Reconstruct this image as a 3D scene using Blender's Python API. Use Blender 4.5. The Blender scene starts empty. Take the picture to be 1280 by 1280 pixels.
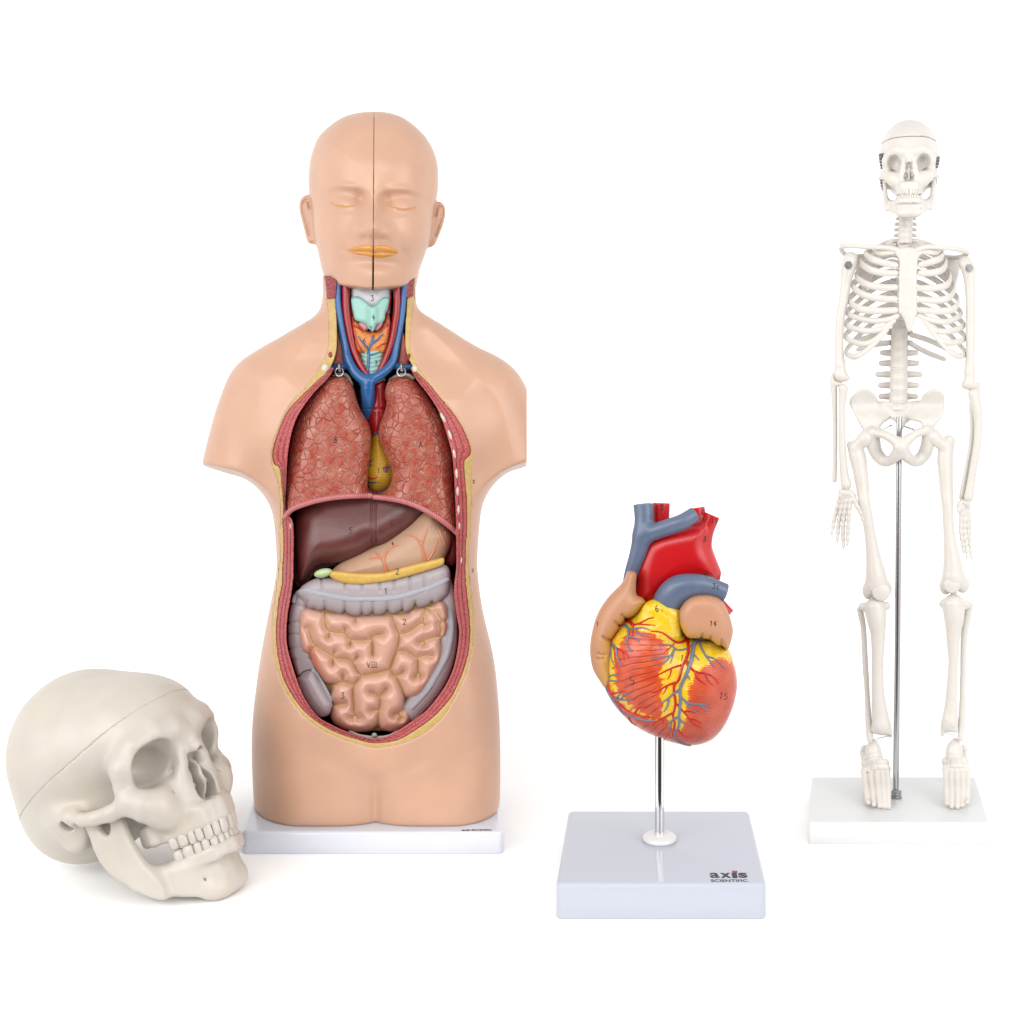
import bpy, math, random
import numpy as np
from mathutils import Vector
from mathutils.bvhtree import BVHTree

random.seed(7)
RNG = np.random.default_rng(11)
SC = bpy.context.scene
COL = SC.collection
MM = 0.001
FD = 1500.0            # camera distance in modelling units (1 unit = 1 mm before an object's own scale)
CX, CY = 760.0, 454.0  # principal point of the photograph
GROUND = -650.0

# ------------------------------------------------------------------ maths
def P3(px, py, v=0.0):
    """modelling point traced at photograph position px,py with depth v (1 unit = 1 photograph pixel at every depth)"""
    return np.stack(np.broadcast_arrays(np.asarray(px, float) - CX, np.asarray(v, float), CY - np.asarray(py, float)), -1)

def zc(x0, y0, k, pts):
    """points noted on an enlargement of the photograph"""
    return [(x0 + x / k, y0 + y / k) for x, y in pts]

def spline(pts, n=8, closed=False):
    """Catmull-Rom through pts (any dimension)"""
    p = np.asarray(pts, float)
    m = len(p)
    if m < 3 and not closed:
        t = np.linspace(0, 1, n + 1)[:, None]
        return p[0] * (1 - t) + p[-1] * t
    out = []
    segs = m if closed else m - 1
    for i in range(segs):
        if closed:
            a, b, c, d = p[(i - 1) % m], p[i], p[(i + 1) % m], p[(i + 2) % m]
        else:
            b, c = p[i], p[i + 1]
            a = p[i - 1] if i > 0 else 2 * b - c
            d = p[i + 2] if i + 2 < m else 2 * c - b
        for j in range(n):
            t = j / n
            out.append(0.5 * (2 * b + (c - a) * t + (2 * a - 5 * b + 4 * c - d) * t * t + (3 * b - a - 3 * c + d) * t ** 3))
    if not closed:
        out.append(p[-1])
    return np.array(out)

def resample(p, step):
    p = np.asarray(p, float)
    d = np.r_[0, np.cumsum(np.linalg.norm(np.diff(p, axis=0), axis=1))]
    n = max(2, int(d[-1] / step) + 1)
    t = np.linspace(0, d[-1], n)
    return np.stack([np.interp(t, d, p[:, k]) for k in range(p.shape[1])], 1)

def smin(a, b, k):
    h = np.clip(0.5 + 0.5 * (b - a) / k, 0, 1)
    return b + (a - b) * h - k * h * (1 - h)

def smax(a, b, k):
    return -smin(-a, -b, k)

def sstep(a, b, x):
    t = np.clip((x - a) / (b - a), 0, 1)
    return t * t * (3 - 2 * t)

def gauss(p, c, s):
    """anisotropic gaussian bump over the columns of p"""
    q = 0
    for i in range(len(c)):
        if s[i]:
            q = q + ((p[:, i] - c[i]) / s[i]) ** 2
    return np.exp(-0.5 * q)

def ell(p, c, r, rot=None):
    q = p - np.asarray(c, float)
    if rot is not None:
        q = q @ rot
    r = np.asarray(r, float)
    k0 = np.linalg.norm(q / r, axis=1)
    k1 = np.linalg.norm(q / (r * r), axis=1) + 1e-9
    return k0 * (k0 - 1) / k1

def rotm(ax, deg):
    a = math.radians(deg); c, s = math.cos(a), math.sin(a)
    if ax == 'x': return np.array([[1, 0, 0], [0, c, -s], [0, s, c]])
    if ax == 'y': return np.array([[c, 0, s], [0, 1, 0], [-s, 0, c]])
    return np.array([[c, -s, 0], [s, c, 0], [0, 0, 1]])

def chain(p, pts, r, k=0.0, flat=None):
    """distance to a tube through pts with radii r (flat = (axis vector, factor) squashes it)"""
    pts = np.asarray(pts, float)
    r = np.broadcast_to(np.asarray(r, float), (len(pts),))
    d = None
    for i in range(len(pts) - 1):
        a, b = pts[i], pts[i + 1]
        ab = b - a
        t = np.clip(((p - a) @ ab) / (ab @ ab + 1e-12), 0, 1)
        q = p - a - t[:, None] * ab
        e = np.linalg.norm(q, axis=1) - (r[i] + (r[i + 1] - r[i]) * t)
        d = e if d is None else (smin(d, e, k) if k else np.minimum(d, e))
    return d

def rbox(p, c, h, r, rot=None):
    q = p - np.asarray(c, float)
    if rot is not None:
        q = q @ rot
    q = np.abs(q) - np.asarray(h, float) + r
    return np.linalg.norm(np.maximum(q, 0), axis=1) + np.minimum(q.max(axis=1), 0) - r

def vnoise(p, scale, seed=0):
    """cheap smooth value noise in -1..1"""
    q = p / scale + seed * 17.31
    i = np.floor(q).astype(np.int64); f = q - i
    f = f * f * (3 - 2 * f)
    def h(ix, iy, iz):
        n = (ix * 374761393 + iy * 668265263 + iz * 2147483647) & 0xffffffff
        n = ((n ^ (n >> 13)) * 1274126177) & 0xffffffff
        return ((n ^ (n >> 16)) & 0xffff) / 32767.5 - 1
    r = 0
    for dx in (0, 1):
        for dy in (0, 1):
            for dz in (0, 1):
                w = (f[:, 0] if dx else 1 - f[:, 0]) * (f[:, 1] if dy else 1 - f[:, 1]) * (f[:, 2] if dz else 1 - f[:, 2])
                r = r + w * h(i[:, 0] + dx, i[:, 1] + dy, i[:, 2] + dz)
    return r

class Field2:
    """scalar field over x,z on a grid, bilinear lookup"""
    def __init__(s, fn, x0, x1, z0, z1, h=1.0):
        s.x0, s.z0, s.h = x0, z0, h
        s.nx = int((x1 - x0) / h) + 2; s.nz = int((z1 - z0) / h) + 2
        X, Z = np.meshgrid(x0 + h * np.arange(s.nx), z0 + h * np.arange(s.nz), indexing='ij')
        s.F = fn(np.stack([X.ravel(), Z.ravel()], 1)).reshape(s.nx, s.nz)
    def __call__(s, p):
        gx = np.clip((p[:, 0] - s.x0) / s.h, 0, s.nx - 1.001); gz = np.clip((p[:, -1] - s.z0) / s.h, 0, s.nz - 1.001)
        i = gx.astype(int); j = gz.astype(int); a = gx - i; b = gz - j
        F = s.F
        return F[i, j] * (1 - a) * (1 - b) + F[i + 1, j] * a * (1 - b) + F[i, j + 1] * (1 - a) * b + F[i + 1, j + 1] * a * b

class Field3:
    """a distance function sampled once on a grid, trilinear lookup"""
    def __init__(s, f, lo, hi, h):
        s.lo = np.asarray(lo, float); s.h = h
        s.n = np.ceil((np.asarray(hi, float) - s.lo) / h).astype(int) + 2
        G = np.stack(np.meshgrid(*[s.lo[k] + h * np.arange(s.n[k]) for k in range(3)], indexing='ij'), -1).reshape(-1, 3)
        s.F = np.concatenate([f(G[i:i + 400000]) for i in range(0, len(G), 400000)]).astype(np.float32).reshape(s.n)
    def __call__(s, p):
        g = np.clip((p - s.lo) / s.h, 0, s.n - 1.001)
        i = g.astype(int); a = g - i
        x, y, z = i.T; u, v, w = a.T; F = s.F
        c = lambda k: (F[x, y, z + k] * (1 - u) + F[x + 1, y, z + k] * u) * (1 - v) + (F[x, y + 1, z + k] * (1 - u) + F[x + 1, y + 1, z + k] * u) * v
        return c(0) * (1 - w) + c(1) * w

def seg_dist(q, poly, closed):
    d = np.full(len(q), 1e9)
    n = len(poly)
    for i in range(n if closed else n - 1):
        a, b = poly[i], poly[(i + 1) % n]
        ab = b - a
        t = np.clip(((q - a) @ ab) / (ab @ ab + 1e-12), 0, 1)
        e = q - a - t[:, None] * ab
        d = np.minimum(d, e[:, 0] ** 2 + e[:, 1] ** 2)
    return np.sqrt(d)

def inside(q, poly):
    r = np.zeros(len(q), bool)
    n = len(poly)
    for i in range(n):
        (x1, y1), (x2, y2) = poly[i], poly[(i + 1) % n]
        if y1 == y2: continue
        c = ((y1 > q[:, 1]) != (y2 > q[:, 1])) & (q[:, 0] < (x2 - x1) * (q[:, 1] - y1) / (y2 - y1) + x1)
        r ^= c
    return r

def poly_field(px, v=0.0, n=6, pad=30, h=1.0, smooth=True, raw=False):
    """signed distance field (negative inside) of a traced outline; px in photograph pixels seen at depth v"""
    a = np.asarray(px, float)
    if not raw:
        a = P3(a[:, 0], a[:, 1], v)[:, [0, 2]]
    if smooth:
        a = spline(a, n, True)
    def fn(q):
        d = seg_dist(q, a, True)
        return np.where(inside(q, a), -d, d)
    f = Field2(fn, a[:, 0].min() - pad, a[:, 0].max() + pad, a[:, 1].min() - pad, a[:, 1].max() + pad, h)
    f.poly = a
    f.box = (a[:, 0].min(), a[:, 0].max(), a[:, 1].min(), a[:, 1].max())
    return f

def line_field(lines, v, box, pad=20, h=1.0, n=5):
    """distance to a set of traced lines"""
    ls = []
    for l in lines:
        a = np.asarray(l, float)
        a = P3(a[:, 0], a[:, 1], v)[:, [0, 2]]
        ls.append(spline(a, n))
    def fn(q):
        d = np.full(len(q), 1e9)
        for a in ls:
            d = np.minimum(d, seg_dist(q, a, False))
        return d
    return Field2(fn, box[0] - pad, box[1] + pad, box[2] - pad, box[3] + pad, h)

def pillow(p, fld, yc, t, r, ex=1.0):
    """rounded slab: outline fld, centre depth yc, half thickness t, edge rounding r; ex squeezes the depth axis"""
    d = fld(p)
    y = np.abs(p[:, 1] - yc) * ex
    wx = d + r; wy = y - t * ex + r
    return np.minimum(np.maximum(wx, wy), 0) + np.sqrt(np.maximum(wx, 0) ** 2 + np.maximum(wy, 0) ** 2) - r

# ------------------------------------------------------------------ meshing
def surfnet(f, lo, hi, h, it=1, block=4, margin=1.35):
    """mesh the zero level of f(points) inside lo..hi at voxel size h"""
    lo = np.asarray(lo, float); hi = np.asarray(hi, float)
    nb = np.ceil((hi - lo) / (h * block)).astype(int) + 1
    n = nb * block
    ax = [lo[k] + h * block * (np.arange(nb[k]) + 0.5) - 0.5 * h for k in range(3)]
    G = np.stack(np.meshgrid(*ax, indexing='ij'), -1).reshape(-1, 3)
    fc = f(G).astype(np.float32)
    act = np.abs(fc) < h * block * margin
    F = np.repeat(np.repeat(np.repeat(fc.reshape(nb), block, 0), block, 1), block, 2)
    idx = np.argwhere(act.reshape(nb))
    o = np.stack(np.meshgrid(*[np.arange(block)] * 3, indexing='ij'), -1).reshape(-1, 3)
    ii = (idx[:, None, :] * block + o[None]).reshape(-1, 3)
    CH = 400000
    for s in range(0, len(ii), CH):
        c = ii[s:s + CH]
        F[c[:, 0], c[:, 1], c[:, 2]] = f(lo + h * c)
    F[0], F[-1], F[:, 0], F[:, -1], F[:, :, 0], F[:, :, -1] = [np.maximum(a, 0.01) for a in (F[0], F[-1], F[:, 0], F[:, -1], F[:, :, 0], F[:, :, -1])]
    S = F < 0
    c8 = np.zeros(n - 1, np.int8)
    for dx in (0, 1):
        for dy in (0, 1):
            for dz in (0, 1):
                c8 += S[dx:n[0] - 1 + dx, dy:n[1] - 1 + dy, dz:n[2] - 1 + dz]
    cell = np.argwhere((c8 > 0) & (c8 < 8))
    vid = np.full(n - 1, -1, np.int64)
    vid[cell[:, 0], cell[:, 1], cell[:, 2]] = np.arange(len(cell))
    corners = np.array([(a, b, c) for a in (0, 1) for b in (0, 1) for c in (0, 1)])
    vals = np.stack([F[cell[:, 0] + a, cell[:, 1] + b, cell[:, 2] + c] for a, b, c in corners], 1)
    acc = np.zeros((len(cell), 3)); cnt = np.zeros(len(cell))
    for i in range(8):
        for j in range(i + 1, 8):
            if np.abs(corners[i] - corners[j]).sum() != 1: continue
            m = (vals[:, i] < 0) != (vals[:, j] < 0)
            t = np.where(m, vals[:, i] / np.where(m, vals[:, i] - vals[:, j], 1), 0)
            acc += np.where(m[:, None], corners[i] + t[:, None] * (corners[j] - corners[i]), 0)
            cnt += m
    V = lo + h * (cell + acc / cnt[:, None])
    quads = []
    for axis in range(3):
        b, c = [(1, 2), (2, 0), (0, 1)][axis]
        sl = [slice(None)] * 3; sl[axis] = slice(0, -1); A = S[tuple(sl)]
        sl[axis] = slice(1, None); B = S[tuple(sl)]
        e = np.argwhere(A != B)
        e = e[(e[:, b] > 0) & (e[:, c] > 0) & (e[:, b] < n[b] - 1) & (e[:, c] < n[c] - 1)]
        if not len(e): continue
        flip = A[e[:, 0], e[:, 1], e[:, 2]]
        def g(db, dc):
            q = e.copy(); q[:, b] -= db; q[:, c] -= dc
            return vid[q[:, 0], q[:, 1], q[:, 2]]
        Q = np.stack([g(1, 1), g(0, 1), g(0, 0), g(1, 0)], 1)
        Q = np.where(flip[:, None], Q, Q[:, ::-1])
        quads.append(Q)
    Q = np.concatenate(quads)
    Q = Q[(Q >= 0).all(1)]
    for _ in range(it):                                   # pull the vertices onto the surface
        e = 0.35 * h
        f0 = f(V)
        g = np.stack([(f(V + np.eye(3)[k] * e) - f(V - np.eye(3)[k] * e)) / (2 * e) for k in range(3)], 1)
        g2 = (g * g).sum(1) + 1e-6
        st = -(f0 / np.maximum(g2, 0.15))[:, None] * g
        ln = np.linalg.norm(st, axis=1, keepdims=True)
        V = V + st * np.minimum(1, 0.6 * h / (ln + 1e-9))
    return V, Q

def tube(path, r, nseg=10, caps=True, closed=False, squash=None):
    """swept round tube as quads; squash = (direction, factor)"""
    p = np.asarray(path, float); m = len(p)
    r = np.broadcast_to(np.asarray(r, float), (m,))
    if closed:
        t = np.roll(p, -1, 0) - np.roll(p, 1, 0)
    else:
        t = np.gradient(p, axis=0)
    t /= np.linalg.norm(t, axis=1, keepdims=True) + 1e-12
    ref = np.array([0, 1, 0.]) if abs(t[0, 1]) < 0.9 else np.array([1, 0, 0.])
    nrm = np.zeros_like(p)
    u = ref - t[0] * (ref @ t[0]); u /= np.linalg.norm(u)
    for i in range(m):
        u = u - t[i] * (u @ t[i]); u /= np.linalg.norm(u) + 1e-12
        nrm[i] = u
    bn = np.cross(t, nrm)
    a = np.linspace(0, 2 * math.pi, nseg, endpoint=False)
    off = np.cos(a)[None, :, None] * nrm[:, None] + np.sin(a)[None, :, None] * bn[:, None]
    if squash is not None:
        d = np.asarray(squash[0], float); d = d / np.linalg.norm(d)
        off = off - (off @ d)[..., None] * d * (1 - squash[1])
    V = (p[:, None] + off * r[:, None, None]).reshape(-1, 3)
    Q = []
    for i in range(m if closed else m - 1):
        i2 = (i + 1) % m
        for j in range(nseg):
            j2 = (j + 1) % nseg
            Q.append((i * nseg + j, i2 * nseg + j, i2 * nseg + j2, i * nseg + j2))
    Q = [tuple(q[::-1]) for q in Q]
    if caps and not closed:
        Q.append(tuple(range(nseg)))
        Q.append(tuple(range((m - 1) * nseg, m * nseg))[::-1])
    return V, Q

def round_tube(path, r, nseg=10, **kw):
    """tube with rounded ends"""
    p = np.asarray(path, float)
    r = np.broadcast_to(np.asarray(r, float), (len(p),)).copy()
    d0 = p[0] - p[1]; d0 /= np.linalg.norm(d0) + 1e-12
    d1 = p[-1] - p[-2]; d1 /= np.linalg.norm(d1) + 1e-12
    ang = np.array([15, 40, 65]) * math.pi / 180
    pre = [p[0] + d0 * r[0] * math.sin(a) for a in ang[::-1]]
    post = [p[-1] + d1 * r[-1] * math.sin(a) for a in ang]
    rp = [r[0] * math.cos(a) for a in ang[::-1]]; rq = [r[-1] * math.cos(a) for a in ang]
    return tube(np.vstack([pre, p, post]), np.r_[rp, r, rq], nseg, **kw)

def lathe(prof, c=(0, 0, 0), nseg=40):
    """profile [(radius, z)] from top to bottom turned about the vertical through c"""
    a = np.linspace(0, 2 * math.pi, nseg, endpoint=False)
    V = []; Q = []
    for r, z in prof:
        V += [(c[0] + r * math.cos(t), c[1] + r * math.sin(t), c[2] + z) for t in a]
    for i in range(len(prof) - 1):
        for j in range(nseg):
            j2 = (j + 1) % nseg
            Q.append((i * nseg + j2, i * nseg + j, (i + 1) * nseg + j, (i + 1) * nseg + j2))
    Q.append(tuple(range(nseg)))
    Q.append(tuple(range((len(prof) - 1) * nseg, len(prof) * nseg))[::-1])
    return np.array(V), Q

def slab(x0, x1, y0, y1, z0, z1, rc, re, nc=6, ne=4):
    """box with rounded vertical corners (rc) and rounded top edge (re)"""
    def ring(inset):
        o = []
        for (cx, cy, a0) in ((x1, y1, 0), (x0, y1, 90), (x0, y0, 180), (x1, y0, 270)):
            sx = -1 if cx == x1 else 1; sy = -1 if cy == y1 else 1
            r = max(rc - inset, 0.2)
            ox, oy = cx + sx * rc, cy + sy * rc
            for j in range(nc + 1):
                a = math.radians(a0 + 90 * j / nc)
                o.append((ox + r * math.cos(a), oy + r * math.sin(a)))
        return o
    rows = []
    e2 = min(re * 0.4, 2.0)
    rows.append((e2, z0))
    rows.append((0, z0 + e2))
    for j in range(ne + 1):
        a = math.radians(90 * j / ne)
        rows.append((re * (1 - math.cos(a)), z1 - re + re * math.sin(a)))
    V = []; Q = []
    for ins, z in rows:
        V += [(x, y, z) for x, y in ring(ins)]
    m = 4 * (nc + 1)
    for i in range(len(rows) - 1):
        for j in range(m):
            j2 = (j + 1) % m
            Q.append((i * m + j, i * m + j2, (i + 1) * m + j2, (i + 1) * m + j))
    Q.append(tuple(range(m))[::-1]); Q.append(tuple(range((len(rows) - 1) * m, len(rows) * m)))
    return np.array(V), Q

def join(parts):
    V = []; Q = []; n = 0
    for v, q in parts:
        V.append(np.asarray(v, float))
        Q += [tuple(int(i) + n for i in f) for f in q]
        n += len(v)
    return np.concatenate(V), Q

class Thing:
    """an empty at the thing's base; its parts are modelled in photograph units and stored relative to it"""
    def __init__(s, name, label, cat, origin, scale):
        s.o = np.asarray(origin, float); s.s = scale
        e = bpy.data.objects.new(name, None); COL.objects.link(e)
        e.location = (s.o[0] * scale * MM, ((s.o[1] + FD) * scale - FD) * MM, s.o[2] * scale * MM)
        e.empty_display_size = 0.05
        e['label'] = label; e['category'] = cat
        s.root = e
    def add(s, name, mesh, mat, parent=None, smooth=True, label=None, attr=None, true=False):
        V, Q = mesh
        V = np.array(V, float)
        if not true:                                   # traced shapes get their real size for their depth
            k = 1 + V[:, 1:2] / FD
            V = np.concatenate([V[:, :1] * k, V[:, 1:2], V[:, 2:] * k], 1)
        mat = getattr(mat, 'm', mat)
        me = bpy.data.meshes.new(name)
        co = ((V - s.o) * s.s * MM).astype(np.float32)
        if isinstance(Q, np.ndarray):
            me.vertices.add(len(co)); me.vertices.foreach_set('co', co.ravel())
            k = Q.shape[1]
            me.loops.add(len(Q) * k); me.loops.foreach_set('vertex_index', Q.astype(np.int32).ravel())
            me.polygons.add(len(Q)); me.polygons.foreach_set('loop_start', (np.arange(len(Q)) * k).astype(np.int32))
            me.update(calc_edges=True)
        else:
            me.from_pydata([tuple(c) for c in co.tolist()], [], [tuple(int(i) for i in f) for f in Q])
            me.update()
        me.validate()
        if smooth:
            me.polygons.foreach_set('use_smooth', np.ones(len(me.polygons), bool))
            if smooth != 'all' and not isinstance(Q, np.ndarray):
                me.set_sharp_from_angle(angle=math.radians(50))
        if attr:
            for k, val in attr.items():
                a = me.attributes.new(k, 'FLOAT', 'POINT')
                a.data.foreach_set('value', np.asarray(val, np.float32))
        me.materials.append(mat)
        ob = bpy.data.objects.new(name, me); COL.objects.link(ob)
        ob.parent = parent if parent is not None else s.root
        if label: ob['label'] = label
        return ob

class Surf:
    """ray lookup on meshes in modelling units, from the photograph's viewpoint"""
    def __init__(s, *meshes):
        V, Q = join([(v, q.tolist() if isinstance(q, np.ndarray) else q) for v, q in meshes])
        s.b = BVHTree.FromPolygons([Vector(v) for v in V], [tuple(f) for f in Q])
    def hit(s, px, py):
        o = Vector((px - CX, -900, CY - py)); d = Vector((0, 1, 0))
        loc, n, i, dist = s.b.ray_cast(o, d)
        if loc is None: return None
        if n.dot(d) > 0: n = -n
        return np.array(loc), np.array(n)
    def line(s, pts, off=0.0, step=1.6, n=6):
        """traced line laid on the surface"""
        p = resample(spline(np.asarray(pts, float), n), step)
        o = []
        for x, y in p:
            h = s.hit(x, y)
            if h is not None: o.append(h[0] + h[1] * off)
        return np.array(o)
    def vein(s, pts, r0, r1, off=0.0, nseg=7, step=1.8):
        p = s.line(pts, off, step)
        if len(p) < 3: return None
        # a vein keeps to the surface: drop jumps in depth
        d = np.abs(np.diff(p[:, 1]))
        cut = np.where(d > 9)[0]
        if len(cut): p = p[:cut[0] + 1]
        if len(p) < 3: return None
        q = p.copy()
        q[1:-1] = (p[:-2] + 2 * p[1:-1] + p[2:]) / 4
        return round_tube(q, np.linspace(r0, r1, len(q)), nseg)

GL = {  # single-stroke handwriting, 0..1 wide, 0..1 high (y up)
 '1': [[(.25, .8), (.5, 1), (.5, 0)]],
 '2': [[(.1, .8), (.3, 1), (.7, 1), (.85, .75), (.6, .45), (.1, 0), (.9, .03)]],
 '3': [[(.1, .95), (.75, 1), (.4, .6), (.8, .45), (.75, .1), (.4, 0), (.1, .12)]],
 '4': [[(.55, 1), (.1, .45), (.9, .42)], [(.6, .75), (.58, 0)]],
 '5': [[(.85, 1), (.25, .98), (.2, .6), (.65, .6), (.85, .3), (.6, .02), (.1, .08)]],
 '6': [[(.75, 1), (.3, .7), (.15, .3), (.4, 0), (.75, .1), (.75, .4), (.4, .5), (.2, .3)]],
 '7': [[(.1, 1), (.85, .97), (.45, 0)], [(.25, .5), (.8, .5)]],
 '8': [[(.5, .55), (.2, .75), (.4, 1), (.75, .9), (.7, .65), (.25, .3), (.35, .02), (.75, .1), (.8, .35), (.5, .55)]],
 '9': [[(.75, .75), (.5, 1), (.2, .8), (.35, .5), (.75, .65), (.7, 0)]],
 '0': [[(.5, 1), (.15, .6), (.25, .1), (.6, 0), (.85, .45), (.7, .9), (.5, 1)]],
 'A': [[(.05, 0), (.5, 1), (.9, 0)], [(.22, .38), (.75, .38)]],
 'B': [[(.2, 0), (.2, 1)], [(.2, 1), (.7, .95), (.65, .6), (.2, .52), (.8, .4), (.75, .05), (.2, 0)]],
 'C': [[(.85, .85), (.5, 1), (.15, .55), (.4, .02), (.85, .15)]],
 'V': [[(0, 1), (.45, 0), (.9, 1)]],
 'I': [[(.5, 1), (.5, 0)], [(.2, 1), (.8, 1)], [(.2, 0), (.8, 0)]],
 'c': [[(.8, .6), (.45, .7), (.25, .35), (.45, .02), (.85, .1)]],
 '.': [[(.4, 0), (.55, .04)]],
}
def writing(surf, text, px, py, size, r=0.55, w=0.62, gap=0.2, slant=0.0, tilt=0.0):
    """handwritten mark laid on a surface, centred at px,py"""
    parts = []
    n = len(text)
    tot = n * w + (n - 1) * gap * w
    ct, st = math.cos(math.radians(tilt)), math.sin(math.radians(tilt))
    for k, ch in enumerate(text):
        x0 = -tot / 2 + k * w * (1 + gap)
        for stroke in GL.get(ch, []):
            pts = []
            for (a, b) in stroke:
                u = (x0 + a * w + slant * (b - .5)) * size; t = (b - .5) * size
                pts.append((px + u * ct - t * st, py - (u * st + t * ct)))
            sharp = ch in '1147VAI'
            q = np.array(pts) if sharp else spline(pts, 5)
            q = resample(q, 0.9)
            o = []
            for x, y in q:
                h = surf.hit(x, y)
                if h is not None: o.append(h[0] + h[1] * r * 0.1)
            if len(o) > 1:
                parts.append(round_tube(np.array(o), r, 6))
    return join(parts) if parts else None

def flat_text(body, size, bold=0.0):
    cu = bpy.data.curves.new('lettering', 'FONT'); cu.body = body; cu.size = size; cu.offset = bold; cu.extrude = 0.15; cu.align_x = 'LEFT'
    ob = bpy.data.objects.new('lettering', cu); COL.objects.link(ob)
    dg = bpy.context.evaluated_depsgraph_get()
    me = ob.evaluated_get(dg).to_mesh()
    V = np.array([v.co[:] for v in me.vertices]); Q = [tuple(p.vertices) for p in me.polygons]
    ob.evaluated_get(dg).to_mesh_clear()
    bpy.data.objects.remove(ob); bpy.data.curves.remove(cu)
    return V, Q

# ------------------------------------------------------------------ materials
def lin(r, g, b, k=1.0):
    f = lambda c: (c / 255 / 12.92) if c / 255 <= 0.04045 else ((c / 255 + 0.055) / 1.055) ** 2.4
    return (f(r) * k, f(g) * k, f(b) * k, 1.0)

class Mat:
    def __init__(s, name, color, rough=0.4, spec=0.5, metal=0.0, coat=0.0, sss=0.0):
        m = bpy.data.materials.new(name); m.use_nodes = True
        s.m = m; s.nt = m.node_tree; s.N = s.nt.nodes; s.L = s.nt.links
        s.b = s.N['Principled BSDF']
        s.b.inputs['Base Color'].default_value = color
        s.b.inputs['Roughness'].default_value = rough
        s.b.inputs['Specular IOR Level'].default_value = spec
        s.b.inputs['Metallic'].default_value = metal
        s.b.inputs['Coat Weight'].default_value = coat
        s.b.inputs['Coat Roughness'].default_value = 0.12
        if sss:
            s.b.inputs['Subsurface Weight'].default_value = sss
            s.b.inputs['Subsurface Scale'].default_value = 0.004
            s.b.inputs['Subsurface Radius'].default_value = (1, .6, .4)
        s.color = color; s.h = None; s.c = None
        s._co = None
    def node(s, t, **kw):
        n = s.N.new(t)
        for k, v in kw.items(): setattr(n, k, v)
        return n
    def co(s, scale=(1, 1, 1), rot=(0, 0, 0)):
        """object coordinates in millimetres"""
        if s._co is None: s._co = s.node('ShaderNodeTexCoord')
        mp = s.node('ShaderNodeMapping')
        s.L.new(s._co.outputs['Object'], mp.inputs['Vector'])
        mp.inputs['Scale'].default_value = tuple(1000.0 * k for k in scale)
        mp.inputs['Rotation'].default_value = tuple(math.radians(a) for a in rot)
        return mp.outputs['Vector']
    def noise(s, size, detail=3, rough=.55, stretch=(1, 1, 1), rot=(0, 0, 0), dist=0):
        n = s.node('ShaderNodeTexNoise')
        s.L.new(s.co(stretch, rot), n.inputs['Vector'])
        n.inputs['Scale'].default_value = 1.0 / size; n.inputs['Detail'].default_value = detail
        n.inputs['Roughness'].default_value = rough; n.inputs['Distortion'].default_value = dist
        return n.outputs['Fac']
    def wave(s, size, direction='Z', dist=2, stretch=(1, 1, 1), rot=(0, 0, 0), dscale=1.0, kind='BANDS'):
        n = s.node('ShaderNodeTexWave'); n.wave_type = kind
        if kind == 'BANDS': n.bands_direction = direction
        else: n.rings_direction = direction
        s.L.new(s.co(stretch, rot), n.inputs['Vector'])
        n.inputs['Scale'].default_value = 0.314 / size; n.inputs['Distortion'].default_value = dist
        n.inputs['Detail'].default_value = 2; n.inputs['Detail Scale'].default_value = dscale
        return n.outputs['Fac']
    def voronoi(s, size, feature='DISTANCE_TO_EDGE', rand=1.0, warp=0.0, out='Distance', stretch=(1, 1, 1)):
        n = s.node('ShaderNodeTexVoronoi'); n.feature = feature
        v = s.co(stretch)
        if warp:
            nz = s.node('ShaderNodeTexNoise'); s.L.new(s.co(stretch), nz.inputs['Vector']); nz.inputs['Scale'].default_value = 0.55 / size
            nz.inputs['Detail'].default_value = 2
            vm = s.node('ShaderNodeVectorMath', operation='SCALE'); s.L.new(nz.outputs['Color'], vm.inputs[0]); vm.inputs['Scale'].default_value = warp * size
            va = s.node('ShaderNodeVectorMath', operation='ADD'); s.L.new(v, va.inputs[0]); s.L.new(vm.outputs[0], va.inputs[1]); v = va.outputs[0]
        s.L.new(v, n.inputs['Vector']); n.inputs['Scale'].default_value = 1.0 / size
        n.inputs['Randomness'].default_value = rand
        return n.outputs[out]
    def attr(s, name):
        n = s.node('ShaderNodeAttribute'); n.attribute_name = name
        return n.outputs['Fac']
    def ramp(s, fac, a, b, lo=0.0, hi=1.0):
        n = s.node('ShaderNodeMapRange'); n.interpolation_type = 'SMOOTHSTEP'
        s.L.new(fac, n.inputs['Value'])
        n.inputs['From Min'].default_value = a; n.inputs['From Max'].default_value = b
        n.inputs['To Min'].default_value = lo; n.inputs['To Max'].default_value = hi
        return n.outputs['Result']
    def math(s, op, a, b):
        n = s.node('ShaderNodeMath', operation=op)
        for i, x in enumerate((a, b)):
            if isinstance(x, (int, float)): n.inputs[i].default_value = x
            else: s.L.new(x, n.inputs[i])
        return n.outputs[0]
    def tint(s, fac, color, amt=1.0):
        """mix the base colour towards color by fac"""
        n = s.node('ShaderNodeMix', data_type='RGBA')
        if amt != 1.0: fac = s.math('MULTIPLY', fac, amt)
        s.L.new(fac, n.inputs['Factor'])
        if s.c is None: n.inputs['A'].default_value = s.color
        else: s.L.new(s.c, n.inputs['A'])
        if isinstance(color, tuple): n.inputs['B'].default_value = color
        else: s.L.new(color, n.inputs['B'])
        s.c = n.outputs['Result']
        s.L.new(s.c, s.b.inputs['Base Color'])
        return s
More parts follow.
